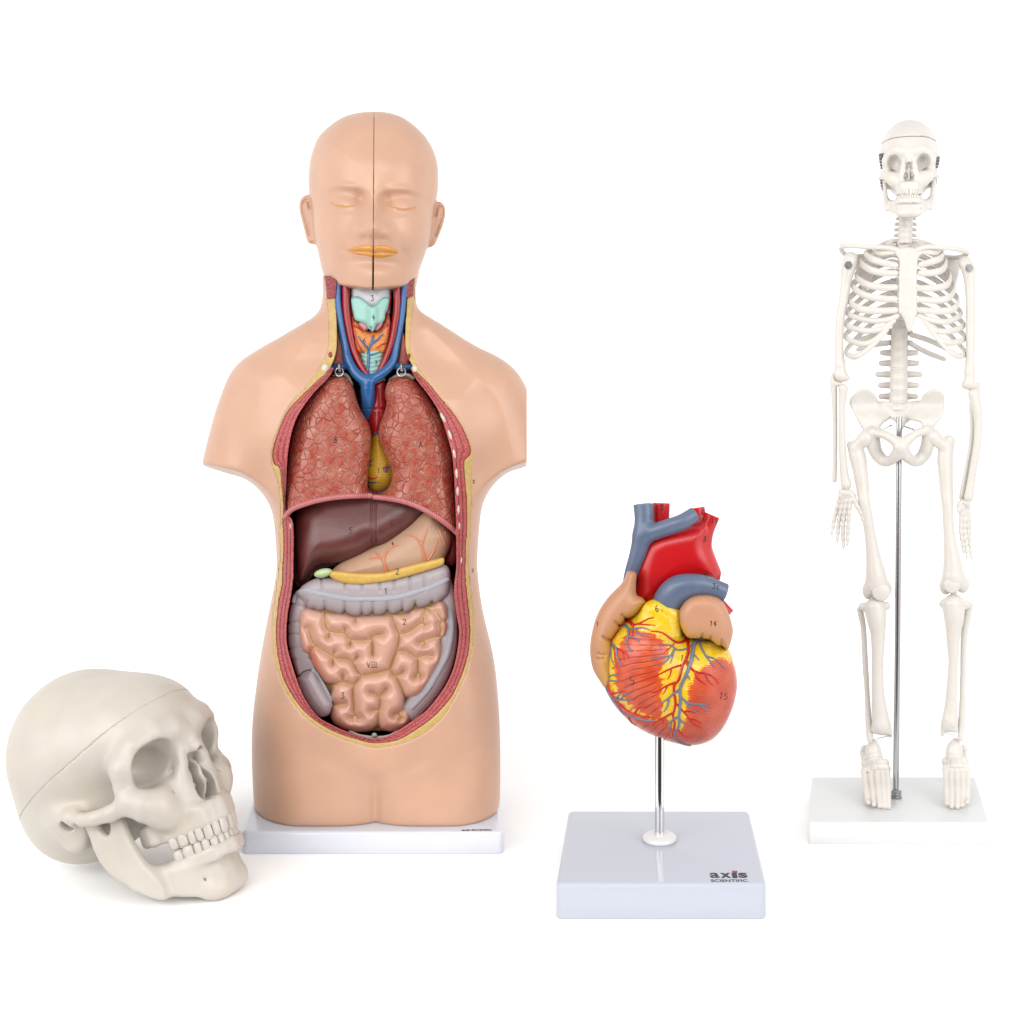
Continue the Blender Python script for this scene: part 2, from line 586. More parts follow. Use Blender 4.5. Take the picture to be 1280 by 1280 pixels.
    def bump(s, fac, dist=0.5, strength=1.0):
        n = s.node('ShaderNodeBump'); n.inputs['Strength'].default_value = strength
        n.inputs['Distance'].default_value = dist * MM
        s.L.new(fac, n.inputs['Height'])
        if s.h is not None: s.L.new(s.h, n.inputs['Normal'])
        s.h = n.outputs['Normal']
        s.L.new(s.h, s.b.inputs['Normal'])
        s.L.new(s.h, s.b.inputs['Coat Normal'])
        return s
    def roughvar(s, fac, a, b):
        s.L.new(s.ramp(fac, 0.3, 0.7, a, b), s.b.inputs['Roughness'])
        return s
# ------------------------------------------------------------------ palette
KA = 0.66       # the lamps light a frontal surface at about 1 / KA, so paint colours are noted as seen and scaled by it
def paint(name, r, g, b, rough=0.38, k=1.0, **kw):
    return Mat(name, lin(r, g, b, KA * k), rough, **kw)

INK = Mat('black_marker_ink', (0.012, 0.010, 0.010, 1), 0.5)
WHITE_PLASTIC = paint('white_glossy_plastic', 224, 228, 240, 0.16)
GREY_WHITE_PLASTIC = paint('cool_white_glossy_plastic', 220, 225, 238, 0.12, k=.91, spec=.12)
WHITE_PLASTIC.bump(WHITE_PLASTIC.noise(40, 2), 0.15)
CHROME = Mat('polished_steel', (0.78, 0.78, 0.78, 1), 0.09, metal=1.0)
STEEL = Mat('dull_steel', (0.42, 0.42, 0.43, 1), 0.25, metal=1.0)
# ------------------------------------------------------------------ heart model on its stand
def heart_model():
    S = (FD - 99.0) / FD
    T = Thing('heart_model', 'oversized red and yellow heart model on a chrome post over a square glossy white base', 'anatomical model',
              (66.5, 123, -696), S)
    # --- stand
    V, Q = slab(-65, 198, 0, 247, -696, -651, 9, 5)
    V[:, 0] += 0.03 * V[:, 1]
    base = T.add('base', (V, Q), GREY_WHITE_PLASTIC, true=True)
    k = 1 + 138 / FD
    rx = (824.5 - CX) * k
    ring = T.add('collar', lathe([(9, 9), (13, 9), (18, 8), (22, 6), (23.5, 3.5), (23, 1), (22, 0)], (rx, 138, -651)), paint('white_collar_plastic', 240, 240, 240, .3), true=True)
    T.add('post', lathe([(6.6, 205), (6.6, 0)], (rx, 138, -651), 36), CHROME, true=True)
    # lettering on the base
    def base_text(body, px0, px1, py, h, mat, name, bold=0.0, stretch=1.0):
        V, Q = flat_text(body, 10, bold)
        V[:, :2] -= V[:, :2].min(0)
        w, hh = V[:, 0].max(), V[:, 1].max()
        z = 651 / (py - CY) * 1.0
        kk = 651.0 / (py - CY)                       # depth where the base top is seen at py
        v0 = (kk - 1) * FD
        x0 = (px0 - CX) * kk; x1 = (px1 - CX) * kk
        kt = 651.0 / (py - h - CY); v1 = (kt - 1) * FD
        X = x0 + V[:, 0] / w * (x1 - x0)
        Y = v0 + V[:, 1] / hh * (v1 - v0)
        return T.add(name, (np.stack([X, Y, -651 + 0.25 + V[:, 2] * 0.3], 1), Q), mat, parent=base, smooth=False, true=True)
    base_text('a', 888, 900, 1097.5, 6.4, INK, 'lettering', 0.22)
    base_text('x', 901.2, 914.4, 1097.5, 6.2, INK, 'lettering', 0.4)
    base_text('s', 923.6, 935, 1097.5, 6.4, INK, 'lettering', 0.3)
    bi = paint('maroon_ink', 150, 40, 60)
    def bar(px0, px1, py0, py1, mat, name):
        V, Q = slab(0, 1, 0, 1, 0, 1, .01, .01, 1, 1)
        k0 = 651.0 / (py1 - CY); k1 = 651.0 / (py0 - CY)
        X = (px0 - CX) * k0 + V[:, 0] * (px1 - px0) * k0
        T.add(name, (np.stack([X, (k0 - 1) * FD + V[:, 1] * (k1 - k0) * FD, -650.95 + V[:, 2] * 0.25], 1), Q), mat, parent=base, smooth=False, true=True)
    bar(916.4, 921.2, 1092.0, 1096.9, INK, 'lettering')
    bar(916.4, 921.2, 1088.9, 1091.0, bi, 'lettering')
    base_text('SCIENTIFIC', 889, 935, 1102.6, 3.2, INK, 'lettering', 0.12)

    # --- ventricles
    vent = [(805, 757), (818, 752), (836, 756), (850, 765), (853, 780), (860, 793), (880, 796), (898, 801), (911, 813), (918, 834), (920.5, 855), (918, 872), (913.5, 887),
            (904, 908), (890, 924), (872, 931), (857, 931), (840, 928), (818, 920), (795, 907.5), (775, 889), (761, 869), (755.5, 850), (755, 830), (758, 806), (771, 784), (788, 770)]
    fv = poly_field(vent, 0)
    f2 = poly_field([(800, 760), (836, 752), (880, 775), (905, 810), (915, 850), (900, 905), (872, 926), (840, 922), (795, 900), (765, 865), (762, 820), (775, 785)], 0)
    groove = line_field([[(846, 800), (847, 830), (843, 850), (838, 880), (834, 915)]], 0, fv.box)
    def f_vent(p):
        d = pillow(p, fv, 138, 58, 56, 0.92)
        g = groove(p)
        d = d + 2.4 * np.exp(-(g / 9) ** 2) * (p[:, 1] < 138)
        d = d - 4.0 * gauss(p, (800 - CX, 90, CY - 845), (26, 0, 30)) * (p[:, 1] < 138) - 3.5 * gauss(p, (890 - CX, 90, CY - 865), (22, 0, 30)) * (p[:, 1] < 138)
        return d
    fc = poly_field([(797, 775), (804, 757), (815, 750), (826, 749), (838, 753), (851, 763), (852, 778), (848, 800), (820, 806), (797, 795)], 0)
    def f_all(p):
        c = pillow(p, fc, 112, 27, 15, 0.9) + 0.5 * vnoise(p, 6, 2)
        return smin(f_vent(p), c, 10)
    mv = surfnet(f_all, (740 - CX, 60, CY - 950), (935 - CX, 220, CY - 735), 1.4)
    P = mv[0]
    fat_poly = [(805, 754), (818, 750), (851, 763), (855, 785), (867, 797), (898, 799), (913, 810), (921, 838), (915, 830), (900, 824), (888, 827), (878, 838), (870, 845), (863, 858), (860, 872),
                (859, 888), (857, 902), (852, 912), (845, 915), (838, 908), (832, 898), (826, 893), (829, 880), (824, 868), (829, 855), (824, 843), (827, 832), (834, 815), (830, 803), (815, 793), (800, 788),
                (790, 790), (781, 797), (775, 806), (772, 818), (769, 835), (771, 853), (780, 870), (797, 886), (815, 896), (828, 903), (808, 898), (790, 890), (774, 877), (763, 860), (755, 842), (755, 820), (762, 798), (772, 780), (789, 766)]
    ff = poly_field(fat_poly, 0, smooth=True)
    d = ff(P) + 1.3 + 1.8 * vnoise(P, 7, 3) + 1.4 * vnoise(P * np.array([1, 1, 1]), 3, 5)
    d = np.where(CY - P[:, 2] < 782, np.minimum(d, -4), d)
    d = np.where(P[:, 1] > 150, 12, d)
    px = P[:, 0] + CX; py = CY - P[:, 2]
    ang = np.arctan2(py - 806, 925 - px) * 46
    rad = np.hypot(px - 884, py - 922) * 1.0
    isr = sstep(846, 852, px + 0.12 * (py - 850))
    fib = np.where(isr > .5, rad * 1.0, ang)
    m = paint('red_heart_muscle_and_yellow_fat', 216, 78, 44, .28)
    m.tint(m.ramp(m.noise(16, 3), .35, .7), lin(236, 108, 66, KA), .8)
    wv = m.node('ShaderNodeMath', operation='SINE')
    ph = m.math('ADD', m.math('MULTIPLY', m.attr('fibre'), 2.3), m.math('MULTIPLY', m.noise(26, 1), 3.0))
    m.L.new(ph, wv.inputs[0])
    fa = m.attr('fat')
    notfat = m.ramp(fa, -1.0, 2.5)
    line = m.math('MULTIPLY', m.ramp(wv.outputs[0], .45, 1.0), m.ramp(m.noise(8, 3), .25, .55))
    line = m.math('MULTIPLY', line, notfat)
    m.tint(line, lin(150, 38, 28, KA), .75)
    m.tint(m.ramp(m.math('ADD', fa, m.math('MULTIPLY', m.math('SUBTRACT', m.noise(5, 3), .5), 12.0)), 9.0, .5), lin(236, 92, 28, KA), .85)
    yellow = m.ramp(m.math('ADD', fa, m.math('ADD', m.math('MULTIPLY', m.math('SUBTRACT', m.noise(4, 3), .5), 8.0), m.math('MULTIPLY', wv.outputs[0], 1.3))), 1.6, -1.6)
    m.tint(yellow, lin(250, 206, 16, KA))
    m.tint(m.math('MULTIPLY', yellow, m.ramp(m.noise(6, 4), .45, .7)), lin(246, 222, 120, KA), .8)
    m.bump(line, -0.2)
    m.bump(m.math('MULTIPLY', m.voronoi(4.5, 'SMOOTH_F1'), yellow), -0.7)
    ventr = T.add('ventricles', mv, m, attr={'fat': d, 'fibre': fib})

    peach = paint('peach_atrium_paint', 216, 158, 122, .4)
    peach.tint(peach.ramp(peach.wave(1.6, 'X', 4, rot=(0, 25, 0)), .6, 1.0), lin(178, 118, 88, KA), .35)
    peach.bump(peach.wave(1.6, 'X', 4, rot=(0, 25, 0)), 0.15)
    peach.tint(peach.ramp(peach.attr('rim'), .15, .95), lin(226, 170, 70, KA), .75)
    # --- right atrium (left in the picture)
    ra = [(769, 737), (758, 749), (746, 769), (739, 795), (737.5, 816), (741, 836), (750, 852), (757, 860), (768, 852), (768, 834), (768, 815), (764, 803), (765, 799), (774, 785), (781, 776), (793, 769.5), (801, 762), (807, 753), (803, 747), (796, 743), (795, 732), (795, 716), (785, 714), (781, 722), (776, 730)]
    fa_ = poly_field(ra, 0)
    notch = line_field(zc(730, 740, 10.667, [(520, 310), (560, 360)]) and [zc(730, 740, 10.667, [(505, 305), (530, 330), (570, 375)]), zc(730, 740, 10.667, [(415, 400), (430, 420), (470, 450)]),
                        zc(730, 740, 10.667, [(250, 600), (290, 625), (330, 640)]), zc(730, 740, 10.667, [(190, 820), (235, 840), (280, 840)]), zc(730, 740, 10.667, [(180, 890), (230, 890), (270, 890)])], 0, fa_.box)
    inner = line_field([[(806, 753), (800, 761), (792, 768), (780, 774), (774, 783), (763, 799), (759, 806), (756, 834), (757, 850)]], 0, fa_.box)
    def f_ra(p):
        yc = 138 - 0.2 * (p[:, 0] - (772 - CX)) + 8 * sstep(CY - 800, CY - 830, p[:, 2])
        d = pillow(p, fa_, yc, 44, 17, 0.7)
        return d + 2.6 * np.exp(-(notch(p) / 1.8) ** 2) * (p[:, 1] < 132)
    ma = surfnet(f_ra, (728 - CX, 60, CY - 868), (815 - CX, 195, CY - 708), 1.4)
    T.add('right_atrium', ma, peach, attr={'rim': np.clip(1 - inner(ma[0]) / 14, 0, 1)})
    la = [(849, 775), (850, 761), (861, 747), (880, 743), (899, 748), (909, 762), (915, 780), (916, 793), (910, 812), (904, 808), (897, 806.5), (890, 801), (880, 798), (870, 798), (860, 797), (853, 788)]
    fl = poly_field(la, 0)
    notch2 = line_field([zc(820, 740, 10.667, l) for l in ([(620, 560), (610, 590), (600, 620)], [(730, 600), (718, 640), (712, 660)], [(880, 640), (870, 690), (868, 720)])], 0, fl.box)
    inner2 = line_field([[(853, 785), (862, 797), (880, 798), (897, 806), (909, 812)]], 0, fl.box)
    def f_la(p):
        d = pillow(p, fl, 108, 32, 15, 0.8)
        return d + 2.4 * np.exp(-(notch2(p) / 1.6) ** 2) * (p[:, 1] < 108)
    ml = surfnet(f_la, (845 - CX, 60, CY - 822), (925 - CX, 150, CY - 740), 1.3)
    T.add('left_auricle', ml, peach, attr={'rim': np.clip(1 - inner2(ml[0]) / 13, 0, 1)})

    # --- great vessels
    red = paint('red_artery_paint', 214, 14, 22, .33)
    red.tint(red.ramp(red.noise(30, 3), .4, .7), lin(202, 26, 32, KA), .6)
    blue = paint('slate_blue_vein_paint', 98, 113, 140, .36)
    blue.tint(blue.ramp(blue.noise(26, 3), .4, .7), lin(112, 124, 150, KA), .6)
    R5 = lambda pts: zc(770, 620, 8.533, pts)
    ao = R5([(190, 1180), (180, 1000), (180, 830), (215, 650), (290, 480), (430, 380), (600, 330), (800, 290), (930, 270), (1000, 300), (1020, 400), (1020, 520), (1065, 660), (1115, 790), (1118, 850), (1085, 915), (900, 960), (600, 1040), (420, 1180)])
    fao = poly_field(ao, 0)
    def f_ao(p):
        d = pillow(p, fao, 148, 30, 25, 0.85)
        # hollow under the arch
        d = d + 5 * np.exp(-((np.hypot((p[:, 0] - (868 - CX)) * .8, p[:, 2] - (CY - 740)) - 20) / 12.0) ** 2) * (p[:, 1] < 142)
        return d
    bt = [  # branches: pixel path, radius, depth
        (R5([(485, 75), (480, 300), (500, 480)]), 10.6, 146), (R5([(860, 125), (880, 300), (880, 480)]), 10.2, 146), (R5([(1030, 205), (960, 380), (930, 560)]), 9.6, 138)]
    br = []
    for pts, r, v in bt:
        q = spline(pts, 5); br.append((P3(q[:, 0], q[:, 1], v), r))
    def f_art(p):
        d = f_ao(p)
        for q, r in br:
            d = smin(d, chain(p, q, r), 3.5)
        for q, r in br:
            ax = q[0] - q[2]; ax /= np.linalg.norm(ax)
            h = (p - q[0]) @ ax                      # flat cut end, hollow bore
            rr = np.linalg.norm((p - q[0]) - h[:, None] * ax, axis=1)
            near = rr < r * 1.25
            d = np.where(near & (h > -2), np.maximum(d, h), d)
            d = np.where(near, np.maximum(d, -np.maximum(rr - r * .68, -(h + 9))), d)
        return d
    mar = surfnet(f_art, (780 - CX, 95, CY - 765), (910 - CX, 185, CY - 618), 1.25)
    T.add('aorta', mar, red)
    svc = [(R5([(290, 90), (300, 250), (280, 420), (230, 620), (170, 800), (140, 915)]), [12.4, 12.0, 11.8, 10.2, 8.8, 8.0], [126, 124, 122, 124, 128, 132]),
           (R5([(290, 420), (420, 380), (560, 330), (700, 280), (840, 195)]), [11, 10.5, 10.2, 10.2, 9.6], [122, 116, 112, 112, 118])]
    sp = []
    for pts, r, v in svc:
        pts = np.array(pts); a = np.concatenate([P3(pts[:, 0], pts[:, 1], v), np.array(r)[:, None]], 1)
        a = spline(a, 5); sp.append((a[:, :3], a[:, 3]))
    def cut(p, d, q, r):
        ax = q[0] - q[3]; ax /= np.linalg.norm(ax)
        h = (p - q[0]) @ ax; rr = np.linalg.norm((p - q[0]) - h[:, None] * ax, axis=1)
        near = rr < r * 1.4
        d = np.where(near & (h > -2), np.maximum(d, h), d)
        return np.where(near, np.maximum(d, -np.maximum(rr - r * .7, -(h + 9))), d)
    def f_svc(p):
        d = smin(chain(p, sp[0][0], sp[0][1]), chain(p, sp[1][0], sp[1][1]), 7)
        d = cut(p, d, sp[0][0], 11.6)
        d = cut(p, d, sp[1][0][::-1], 9.6)
        return d
    msv = surfnet(f_svc, (775 - CX, 95, CY - 735), (885 - CX, 150, CY - 618), 1.2)
    T.add('vena_cava', msv, blue)
    pt = np.array(R5([(560, 1230), (560, 1130), (650, 1010), (790, 960), (950, 965), (1165, 1035)]))
    pa = np.concatenate([P3(pt[:, 0], pt[:, 1], [112, 106, 98, 96, 98, 104]), np.array([18, 19, 18, 15, 13, 11.6])[:, None]], 1)
    pa = spline(pa, 5)
    def f_pt(p):
        d = chain(p, pa[:, :3], pa[:, 3], 1.5)
        return cut(p, d, pa[::-1, :3], 11.4)
    mpt = surfnet(f_pt, (800 - CX, 70, CY - 785), (925 - CX, 140, CY - 705), 1.2)
    T.add('pulmonary_trunk', mpt, blue)
    # red stub behind the auricle
    T.add('pulmonary_vein', tube(P3([896, 912], [752, 768], [128, 126]), [8, 7], 14), red)

    # --- coronary vessels
    SF = Surf(mv, ml)
    z1 = lambda l: zc(730, 740, 10.667, l); z2 = lambda l: zc(820, 740, 10.667, l); z3 = lambda l: zc(740, 830, 12.8, l); z4 = lambda l: zc(820, 830, 11.636, l)
    arts = [
        (z1([(660, 450), (590, 385), (520, 430), (460, 510), (400, 600), (335, 720), (295, 830), (268, 930), (262, 1040), (275, 1140)]) + z3([(230, 260), (260, 370), (310, 470), (400, 590), (520, 710), (650, 790), (800, 830), (980, 860)]), 2.0, .9),
        (z1([(650, 440), (660, 500), (650, 580)]), 1.2, .7), (z1([(670, 440), (760, 410), (860, 355), (930, 345)]), 1.2, .6), (z1([(720, 430), (820, 435), (950, 445)]), 1.0, .5),
        (z1([(450, 755), (510, 790), (530, 850), (540, 910)]), 1.1, .5), (z1([(510, 790), (570, 830), (610, 890)]), .8, .5), (z1([(390, 700), (410, 800), (420, 920), (470, 1050)]), 1.1, .5),
        (z2([(400, 610), (385, 650), (350, 668), (270, 668), (170, 600), (90, 545), (0, 525), (-60, 525)]), 1.6, .8), (z2([(240, 690), (180, 750), (100, 820)]), .8, .5),
        (z2([(405, 600), (425, 680), (430, 800), (400, 900), (350, 990), (330, 1080), (300, 1180)]) + z4([(270, 300), (260, 400), (280, 500), (280, 600), (265, 680), (245, 760), (270, 830), (265, 930), (245, 1050)]), 1.7, 1.1),
        (z4([(380, 15), (230, 60), (90, 130), (-30, 190)]), 1.2, .6), (z4([(220, 80), (210, 150), (170, 220)]), .9, .5), (z4([(270, 275), (150, 320), (20, 400), (-60, 420)]), 1.3, .6), (z4([(160, 330), (130, 400), (90, 440)]), .8, .4),
        (z4([(280, 570), (340, 620), (370, 660), (440, 740), (490, 810), (560, 880), (670, 940)]), 1.2, .5), (z4([(250, 710), (130, 770), (0, 840), (-60, 900)]), 1.3, .6), (z4([(100, 800), (95, 880)]), .8, .5),
        (z4([(450, 0), (510, 60), (560, 110), (650, 130), (780, 160), (860, 220), (910, 290)]), 1.5, .6), (z4([(570, 110), (590, 200), (650, 250), (720, 300)]), 1.4, .5), (z4([(720, 150), (760, 250), (830, 310)]), 1.1, .5),
        (z4([(400, 695), (480, 690), (560, 710)]), 1.1, .5), (z4([(490, 810), (560, 810), (660, 860)]), 1.1, .5), (z4([(330, 960), (400, 1040), (540, 1090)]), 1.2, .5),
        (z2([(400, 900), (450, 960)]), 1.1, .8), (z3([(190, 90), (260, 140)]), 1.0, .6), (z3([(330, 480), (440, 450), (520, 430)]), 1.2, .5), (z3([(690, 780), (750, 700), (860, 680), (930, 670)]), 1.2, .5),
        (z3([(585, 850), (620, 920), (700, 980)]), 1.2, .6), (z3([(380, 0), (420, 80), (450, 120)]), .8, .5)]
    veins = [
        (z1([(540, 445), (590, 490), (590, 590), (570, 660), (590, 730), (640, 800)]), 1.6, .7), (z1([(590, 490), (690, 490), (790, 475), (880, 510)]), 1.3, .5), (z1([(690, 490), (730, 560), (850, 590)]), 1.1, .5),
        (z1([(590, 600), (670, 610), (740, 660)]), 1.2, .6), (z1([(340, 660), (370, 700), (430, 740), (440, 830), (470, 920), (515, 985)]), 1.6, .6), (z1([(370, 700), (365, 800), (370, 900), (410, 990)]), 1.0, .5),
        (z2([(520, 690), (470, 720), (380, 770), (270, 770), (210, 715), (130, 710), (50, 720)]), 1.1, .8), (z2([(240, 780), (190, 850), (90, 865), (0, 885), (-60, 890)]), 1.2, .6), (z2([(190, 850), (130, 930), (20, 990)]), 1.1, .5), (z2([(230, 800), (215, 880), (190, 950)]), .9, .5),
        (z2([(640, 640), (570, 640), (510, 700), (490, 800), (470, 920), (430, 1030)]) + z4([(460, 110), (420, 200), (370, 300), (350, 400), (355, 500), (350, 620), (335, 760), (340, 860), (320, 930), (280, 990), (275, 1060), (320, 1120), (400, 1160), (500, 1180)]), 2.4, 1.0),
        (z2([(580, 660), (600, 740), (660, 850), (720, 930), (780, 1010)]), 1.5, .6), (z2([(670, 865), (770, 890), (860, 960), (910, 1020)]), 1.2, .5), (z2([(500, 830), (540, 870), (570, 910)]), 1.0, .6), (z4([(450, 160), (490, 220)]), 1.1, .7),
        (z4([(345, 380), (270, 420), (180, 500), (70, 570)]), 1.5, .6), (z4([(185, 510), (170, 600), (120, 690)]), 1.2, .5), (z4([(365, 480), (440, 560), (500, 640), (600, 710)]), 1.3, .5), (z4([(430, 550), (520, 580), (640, 580), (740, 600), (800, 650)]), 1.5, .5),
        (z4([(640, 590), (700, 650), (740, 690)]), 1.2, .7), (z4([(335, 760), (250, 810), (180, 870)]), 1.3, .6), (z4([(225, 830), (210, 930), (180, 970)]), 1.0, .5), (z4([(340, 800), (430, 880)]), 1.3, .7),
        (z3([(180, 100), (205, 210), (260, 230), (310, 180), (410, 170)]), 1.1, .7), (z3([(240, 230), (290, 270), (430, 265)]), 1.1, .6),
        (z3([(195, 200), (220, 330), (260, 450), (350, 580), (430, 680), (500, 780), (600, 830), (740, 870), (870, 900), (990, 905)]), 1.4, .8), (z3([(350, 580), (410, 520), (470, 460)]), 1.2, .6), (z3([(460, 570), (520, 500), (620, 440)]), 1.2, .6), (z3([(400, 565), (550, 575), (660, 575)]), 1.2, .5)]
    vm = paint('grey_blue_coronary_paint', 122, 128, 148, .36)
    cr = paint('bright_red_coronary_paint', 214, 22, 22, .33)
    for nm, lst, mt, off in (('coronary_artery', arts, cr, 0.15), ('coronary_vein', veins, vm, 0.45)):
        for l, a, b in lst:
            t = SF.vein(l, a * 1.22, b * 1.2, off)
            if t: T.add(nm, t, mt, parent=ventr)
    # --- handwritten numbers
    ALL = Surf(mv, ml, ma, mar, msv, mpt)
    for txt, x, y, s, tl in (('6.', 824, 760, 8, 12), ('14', 891.5, 779.5, 6.5, -8), ('5', 790, 851, 9.5, 10), ('12', 855.5, 823, 7.5, -12), ('15', 904.5, 870, 8, -12), ('3c', 895, 733, 6.5, -6), ('1', 747, 780, 6, 0),
                             ('8', 881, 674, 7, -12), ('0', 878, 640, 6, 0), ('11', 893, 651, 6, 0), ('8', 827.5, 634, 8, 0), ('9', 882, 719, 4.5, 0), ('7', 796.5, 728, 5, 0)):
        w = writing(ALL, txt, x, y, s, 0.5, tilt=tl)
        if w: T.add('number_mark', w, INK)
heart_model()
# ------------------------------------------------------------------ human torso model with open chest and belly
def hat(fld, yc, t, r, ex=1.0):
    return lambda p: pillow(p, fld, yc, t, r, ex)

def torso_model():
    S = 650.0 / 614.0
    T = Thing('torso_model', 'bald skin coloured torso model with its chest and belly open, showing lungs and intestines', 'anatomical model', (466 - CX, 110, -614), S)
    N = lambda l: zc(395, 345, 9.143, l)
    Hd = lambda l: zc(370, 130, 5.333, l)
    R3 = lambda l: zc(335, 600, 9.143, l); R4 = lambda l: zc(460, 600, 9.143, l)
    R5 = lambda l: zc(345, 720, 9.846, l); R6 = lambda l: zc(465, 720, 9.48, l)
    R7 = lambda l: zc(345, 810, 9.846, l); R8 = lambda l: zc(465, 810, 9.48, l)
    ZP = lambda p: CY - p[:, 2]

    skin = paint('skin_coloured_vinyl', 236, 187, 158, .36, k=.84, coat=0.0, spec=.45)
    skin.tint(skin.ramp(skin.noise(70, 3), .35, .7), lin(234, 184, 153, KA * .99), .5)
    skin.bump(skin.noise(2.0, 2), 0.03); skin.bump(skin.noise(60, 2), 0.8)

    # --- base
    V, Q = slab(302 - CX, 630 - CX, 0, 235, -614, -586, 8, 4)
    V[:, 0] -= 0.17 * V[:, 1]
    base = T.add('base', (V, Q), paint('bright_white_plastic', 236, 239, 250, .18, k=1.0), true=True)
    for body, a, b in (('axis', 577, 587.5), ('SCI', 589, 597.5), ('ENT', 599, 604.5), ('IFIC', 605, 614.5)):
        V, Q = flat_text(body, 10, .3); V[:, :2] -= V[:, :2].min(0); V[:, :2] /= V[:, :2].max(0)
        k0 = 586 / (1038.7 - CY); k1 = 586 / (1036.6 - CY)
        T.add('lettering', (np.stack([(a - CX + V[:, 0] * (b - a)) * k0, (k0 - 1) * FD + V[:, 1] * (k1 - k0) * FD, -585.8 + V[:, 2] * .2], 1), Q), INK, parent=base, smooth=False, true=True)

    # --- body shell
    trunk = [(404, 290), (404, 330), (404, 355), (404, 372), (398, 397), (385, 415), (360, 431), (330, 446), (318, 470), (318, 520), (325, 570), (331, 600), (341, 643), (345.5, 694), (344, 724), (335, 770), (324, 831), (316, 897), (315, 948), (319, 1019), (322, 1080),
             (619, 1080), (622, 1024), (624.5, 988), (625, 922), (622, 861), (616, 816), (604, 765), (598, 724), (597, 694), (601, 643), (610, 592), (615, 560), (622, 520), (622, 480), (612, 455), (590, 446), (560, 430), (535, 411), (521, 385), (519, 355), (519, 330), (519, 290)]
    ft = poly_field(trunk, n=4, h=2.2)
    fl_ = poly_field([(395, 415), (330, 445), (303, 455), (285, 475), (272, 505), (262, 540), (250, 590), (240, 640), (330, 640), (345, 580), (370, 500)], n=4, h=2.2)
    fr_ = poly_field([(535, 410), (600, 450), (630, 462), (648, 475), (664, 500), (674, 540), (684, 590), (690, 640), (600, 640), (600, 560), (580, 480)], n=4, h=2.2)
    PY = np.array([330, 400, 450, 500, 560, 640, 700, 760, 830, 900, 960, 1060.])
    TT = np.array([45, 48, 58, 78, 88, 84, 78, 82, 92, 98, 97, 96.])
    YC = np.array([118, 118, 116, 113, 112, 113, 114, 113, 113, 114, 115, 115.])
    RR = np.array([40, 42, 52, 66, 72, 70, 68, 70, 72, 72, 66, 58.])
    def shell(p):
        py = ZP(p)
        t = np.interp(py, PY, TT); yc = np.interp(py, PY, YC); r = np.interp(py, PY, RR)
        d = pillow(p, ft, yc, t, r)
        a = pillow(p, fl_, 118, 64, 50)
        b = pillow(p, fr_, 118, 64, 50)
        px = p[:, 0] + CX
        a = smax(a, (py - (578 + (px - 252) * 0.27 + 0.05 * (p[:, 1] - 70))) * .96, 4)
        b = smax(b, (py - (578 - (px - 658) * 0.30 + 0.05 * (p[:, 1] - 70))) * .96, 4)
        d = smin(d, a, 44); d = smin(d, b, 44)
        d = smax(d, px - 658.5, 1.2)
        fr = p[:, 1] < 115
        # soft relief of the skin: chest, groin, thighs
        q = np.stack([px, py], 1)
        g = 5.0 * gauss(q, (330, 545), (22, 26)) + 5.0 * gauss(q, (602, 540), (20, 26)) + 3.0 * gauss(q, (318, 470), (30, 14)) + 3 * gauss(q, (616, 470), (26, 14))
        g = g - 3.5 * gauss(q, (300, 520), (14, 40))
        for sx in (-1, 1):
            ax, ay, bx, by = 469 + sx * 92, 930, 470 + sx * 6, 977
            tt = np.clip(((px - ax) * (bx - ax) + (py - ay) * (by - ay)) / ((bx - ax) ** 2 + (by - ay) ** 2), 0, 1)
            dist = np.hypot(px - ax - tt * (bx - ax), py - ay - tt * (by - ay))
            g = g - 2.6 * np.exp(-(dist / 12) ** 2) * sstep(0.0, .5, tt)
            g = g + 5.0 * gauss(q, (470 + sx * 68, 1000), (44, 40))
        cl = np.exp(-((px - 469.5) / 5.5) ** 2) * sstep(970, 1000, py)
        cw = np.exp(-((px - 469.5) / 24) ** 2) * sstep(960, 1010, py)
        g = g - 4 * cl - 9 * cw + 3.5 * gauss(q, (469, 955), (26, 14))
        d = d - g * fr
        bot = -(p[:, 2] * (1 + p[:, 1] / FD) + 586.2)
        jaw = (360.5 - ((px - 467) / 62) ** 2 * 15) - 1 - py
        return np.maximum(smax(d, bot, 3), jaw)
    # openings, traced
    open_px = [(405, 330), (407, 347), (410, 373), (411.5, 410), (411, 436), (402, 457), (382, 485), (361, 510), (345, 546), (339.5, 572), (344, 590), (349, 606), (351.5, 633), (350.5, 666), (351, 701), (347, 733), (342.5, 765), (341, 799), (346, 834), (359, 866), (380.5, 895), (410, 916),
               (441.6, 928), (471, 934), (511, 926), (542.6, 907), (564, 880), (582, 841), (591, 802), (591, 765), (586, 727), (584.5, 698), (586, 666), (588.5, 626), (588.5, 593), (590, 572), (586, 551), (572, 523), (546, 491), (524, 461), (513, 436), (513, 410), (516, 375), (520, 347), (521, 330)]
    mus_px = [(419, 330), (419, 373), (421, 410), (420, 440), (411, 462), (392.5, 480), (377, 495), (361, 512.5), (350, 533), (342.5, 553), (340.5, 570), (343.5, 581), (349.5, 585), (352, 606), (353.5, 650), (355, 682), (353.6, 709), (352.5, 732), (349, 748), (346, 775), (345.5, 803), (351, 838), (363, 870), (380.5, 895), (401, 913.5), (426, 925),
              (456.7, 930.5), (475, 931), (495, 926), (512.5, 917), (539, 898.6), (560, 877), (577, 851), (584, 826), (587.5, 799), (587, 773), (584, 746), (581.5, 720), (581.5, 700), (583.6, 665), (583.4, 627), (581, 595), (580.5, 576), (587.5, 569), (588, 558), (580, 537.5), (566, 515.6), (547, 492), (531.6, 475), (519, 462), (508, 440), (507, 410), (509, 373), (510, 330)]
